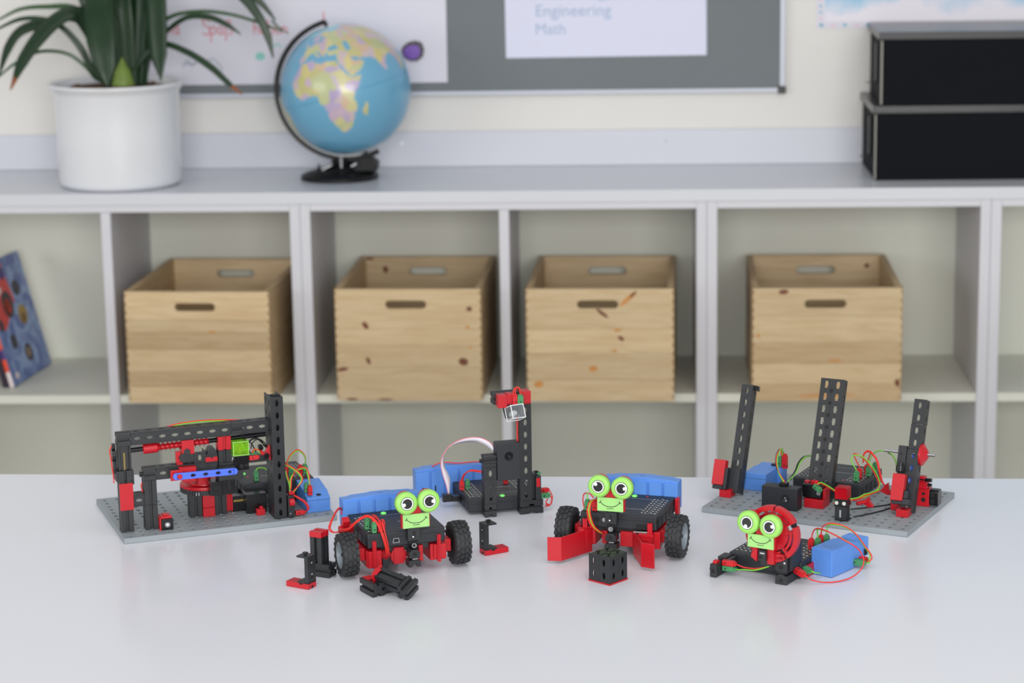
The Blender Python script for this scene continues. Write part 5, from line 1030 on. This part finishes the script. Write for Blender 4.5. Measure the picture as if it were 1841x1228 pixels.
wire(F_, 'red', [(25, 97, 33), (28, 95, 43), (37, 95, 48.2), (51.3, 100, 46), (63.2, 104, 38), (75, 105, 24.5), (83, 104, 15.4), (83, 103, 10.3), (78.6, 101, 8)]); wire(F_, 'green', [(30, 101, 33), (32, 99, 43), (38, 97, 46.5), (51.3, 101.5, 44.5), (63, 105.5, 36.5), (74, 106, 23.5), (81, 105, 15), (80, 103, 9), (77, 101, 6.5)])
wire(F_, 'green', [(42.5, 34, 10), (46, 36, 8.5), (47, 44, 6), (46, 50, 3)]); wire(F_, 'green', [(78.5, 101, 7), (84, 98, 9), (85, 92, 10)])

# ==================================================================== loose pieces in front
def u_piece(t, side):
    """red base slab with a black channel standing on one end and folding over"""
    X0 = 0 if side < 0 else 30; f = lambda a, b: (X0 - a, X0 - b) if side > 0 else (X0 + a, X0 + b)
    part('base', 'red', t, Bx(0, 0, 0.1, 30, 15, 6) , bevel=0.4); 
    a, b = f(0, 4.6); part('channel', 'black', t, Bx(a, 0, 6.1, b, 15, 36.4) + Bx(*[v for v in (f(0, 15)[0], 0, 35)], f(0, 15)[1], 15, 37) + Bx(f(0, 15)[0], 0, 6.05, f(0, 15)[1], 15, 8), bevel=0.35)
    xo = f(0, 0)[0]; d = 0.12 * (1 if side > 0 else -1)
    part('slot', 'dark', t, Bx(xo, 6, 11, xo + d, 9, 15) + Bx(xo, 6, 26, xo + d, 9, 33)); part('slot_light', 'print_grey', t, Bx(xo, 6.4, 15, xo + d * 1.2, 8.6, 17) + Bx(xo, 6.4, 28, xo + d * 1.2, 8.6, 30))
    sx = f(8, 8)[0]; part('stud', 'gloss_black', t, Cy((sx, 7.5, 37), (sx, 7.5, 38.6), 1.3) + Bx(sx - 2.4, 5.5, 38.4, sx + 2.4, 9.5, 40.2), bevel=0.3)
    part('notch', 'dark', t, Bx(f(8, 12)[0], -0.12, 4.6, f(8, 12)[1], 0, 6.02) + Bx(xo, 6, 0.2, xo + d, 9, 3.2))
P1 = thing('channel_piece', 'red slab with black folded channel, frontmost loose piece at left', 'toy block', -0.2530, 2.4860, 0.0002, R(-31)); u_piece(P1, 1)
P4 = thing('channel_piece', 'red slab with black folded channel, alone between the two wheeled robots', 'toy block', -0.0340, 2.5856, 0.0002, R(28.9)); u_piece(P4, -1)
P2 = thing('block_stack', 'red-capped black block standing on a lying block beside the left front wheel', 'toy block', -0.2076, 2.5102, 0.0002, R(-29))
part('lying_block', 'black', P2, Block(30, (-30, 0, 0.1), ax='x', stud=False), bevel=0.35)
part('lying_block_stud', 'gloss_black', P2, Bx(0.1, 5, 4, 4, 10, 9) + Cy((-4, 8, 15), (-4, 8, 17.5), 1.6), bevel=0.3)
part('standing_block', 'black', P2, Block(30, (-24, 0.0, 15.2), stud=False), bevel=0.35); part('cap', 'red', P2, Pr([(-24.3, 45.3), (-8.7, 45.3), (-8.7, 51.8), (-24.3, 51.8)], -0.3, 6.3, 'y') + Bx(-24.3, 6.3, 45.3, -8.7, 9, 49.8) + Bx(-24.3, 9, 45.3, -8.7, 15.3, 51.8), bevel=0.4)
P3 = thing('block_heap', 'black grooved blocks with red clips lying crossed before the left robot', 'toy block', -0.1553, 2.4388, 0.0002, R(30.8))
part('lying_block', 'black', P3, Block(30, (0, 0, 0.1), ax='y', stud=False), bevel=0.35); part('lying_block_face', 'red', P3, Bx(3, 16, 15.15, 13, 29, 16), bevel=0.2)
part('lying_block', 'black', P3, Block(30, (15.3, 4, 0.1), ax='x', stud=False), bevel=0.35)
MX = Tr(14, 11, 19.5) @ Matrix.Rotation(R(-60.5), 4, 'Z') @ Matrix.Rotation(R(12), 4, 'Y') @ Matrix.Rotation(R(22), 4, 'X')
part('crossing_block', 'black', P3, X(MX, Block(31, (0, -7.5, -7.5), ax='x', stud=False)), bevel=0.35)
part('end_block', 'black', P3, X(MX, Block(22, (31.3, -11, -8.5), ax='y', w=13, d=15, stud=False)), bevel=0.35)
part('clip', 'red', P3, X(MX, Bx(-3.2, -8.5, -8, -0.1, 8.5, 8.5) + Bx(-3.2, -8.5, 8.5, 3, 2, 9.6)), bevel=0.35); part('clip', 'red', P3, X(MX, Bx(14, 7.6, -4, 27, 9.2, 4)), bevel=0.3)
P5 = thing('block_cube', 'black cube of four slotted blocks on thin red plate before the gripper robot', 'toy block', 0.1023, 2.4676, 0.0002, 0.8178)
part('base', 'red', P5, Bx(-0.6, -0.6, 0.1, 30.6, 30.6, 1.6), bevel=0.2)
for x in (0, 15.05):
    for y in (0, 15.05):
        b = part('block', 'black', P5, Girder(30, (x, y, 1.7), w=14.9) + Bx(x + 1.7, y + 1.7, 30, x + 13.2, y + 13.2, 31.6), bevel=0.3)
        part('core', 'dark', b, Bx(x + 4, y + 4, 2, x + 11, y + 11, 29.8))
        part('stud', 'gloss_black', b, Cy((x + 7.5, y + 7.5, 31.6), (x + 7.5, y + 7.5, 33), 1.2) + Bx(x + 5.2, y + 6.2, 33, x + 9.8, y + 8.8, 34.4), bevel=0.3)
for o in (P1, P2, P3, P4, P5): o['group'] = 'loose building blocks on the table'
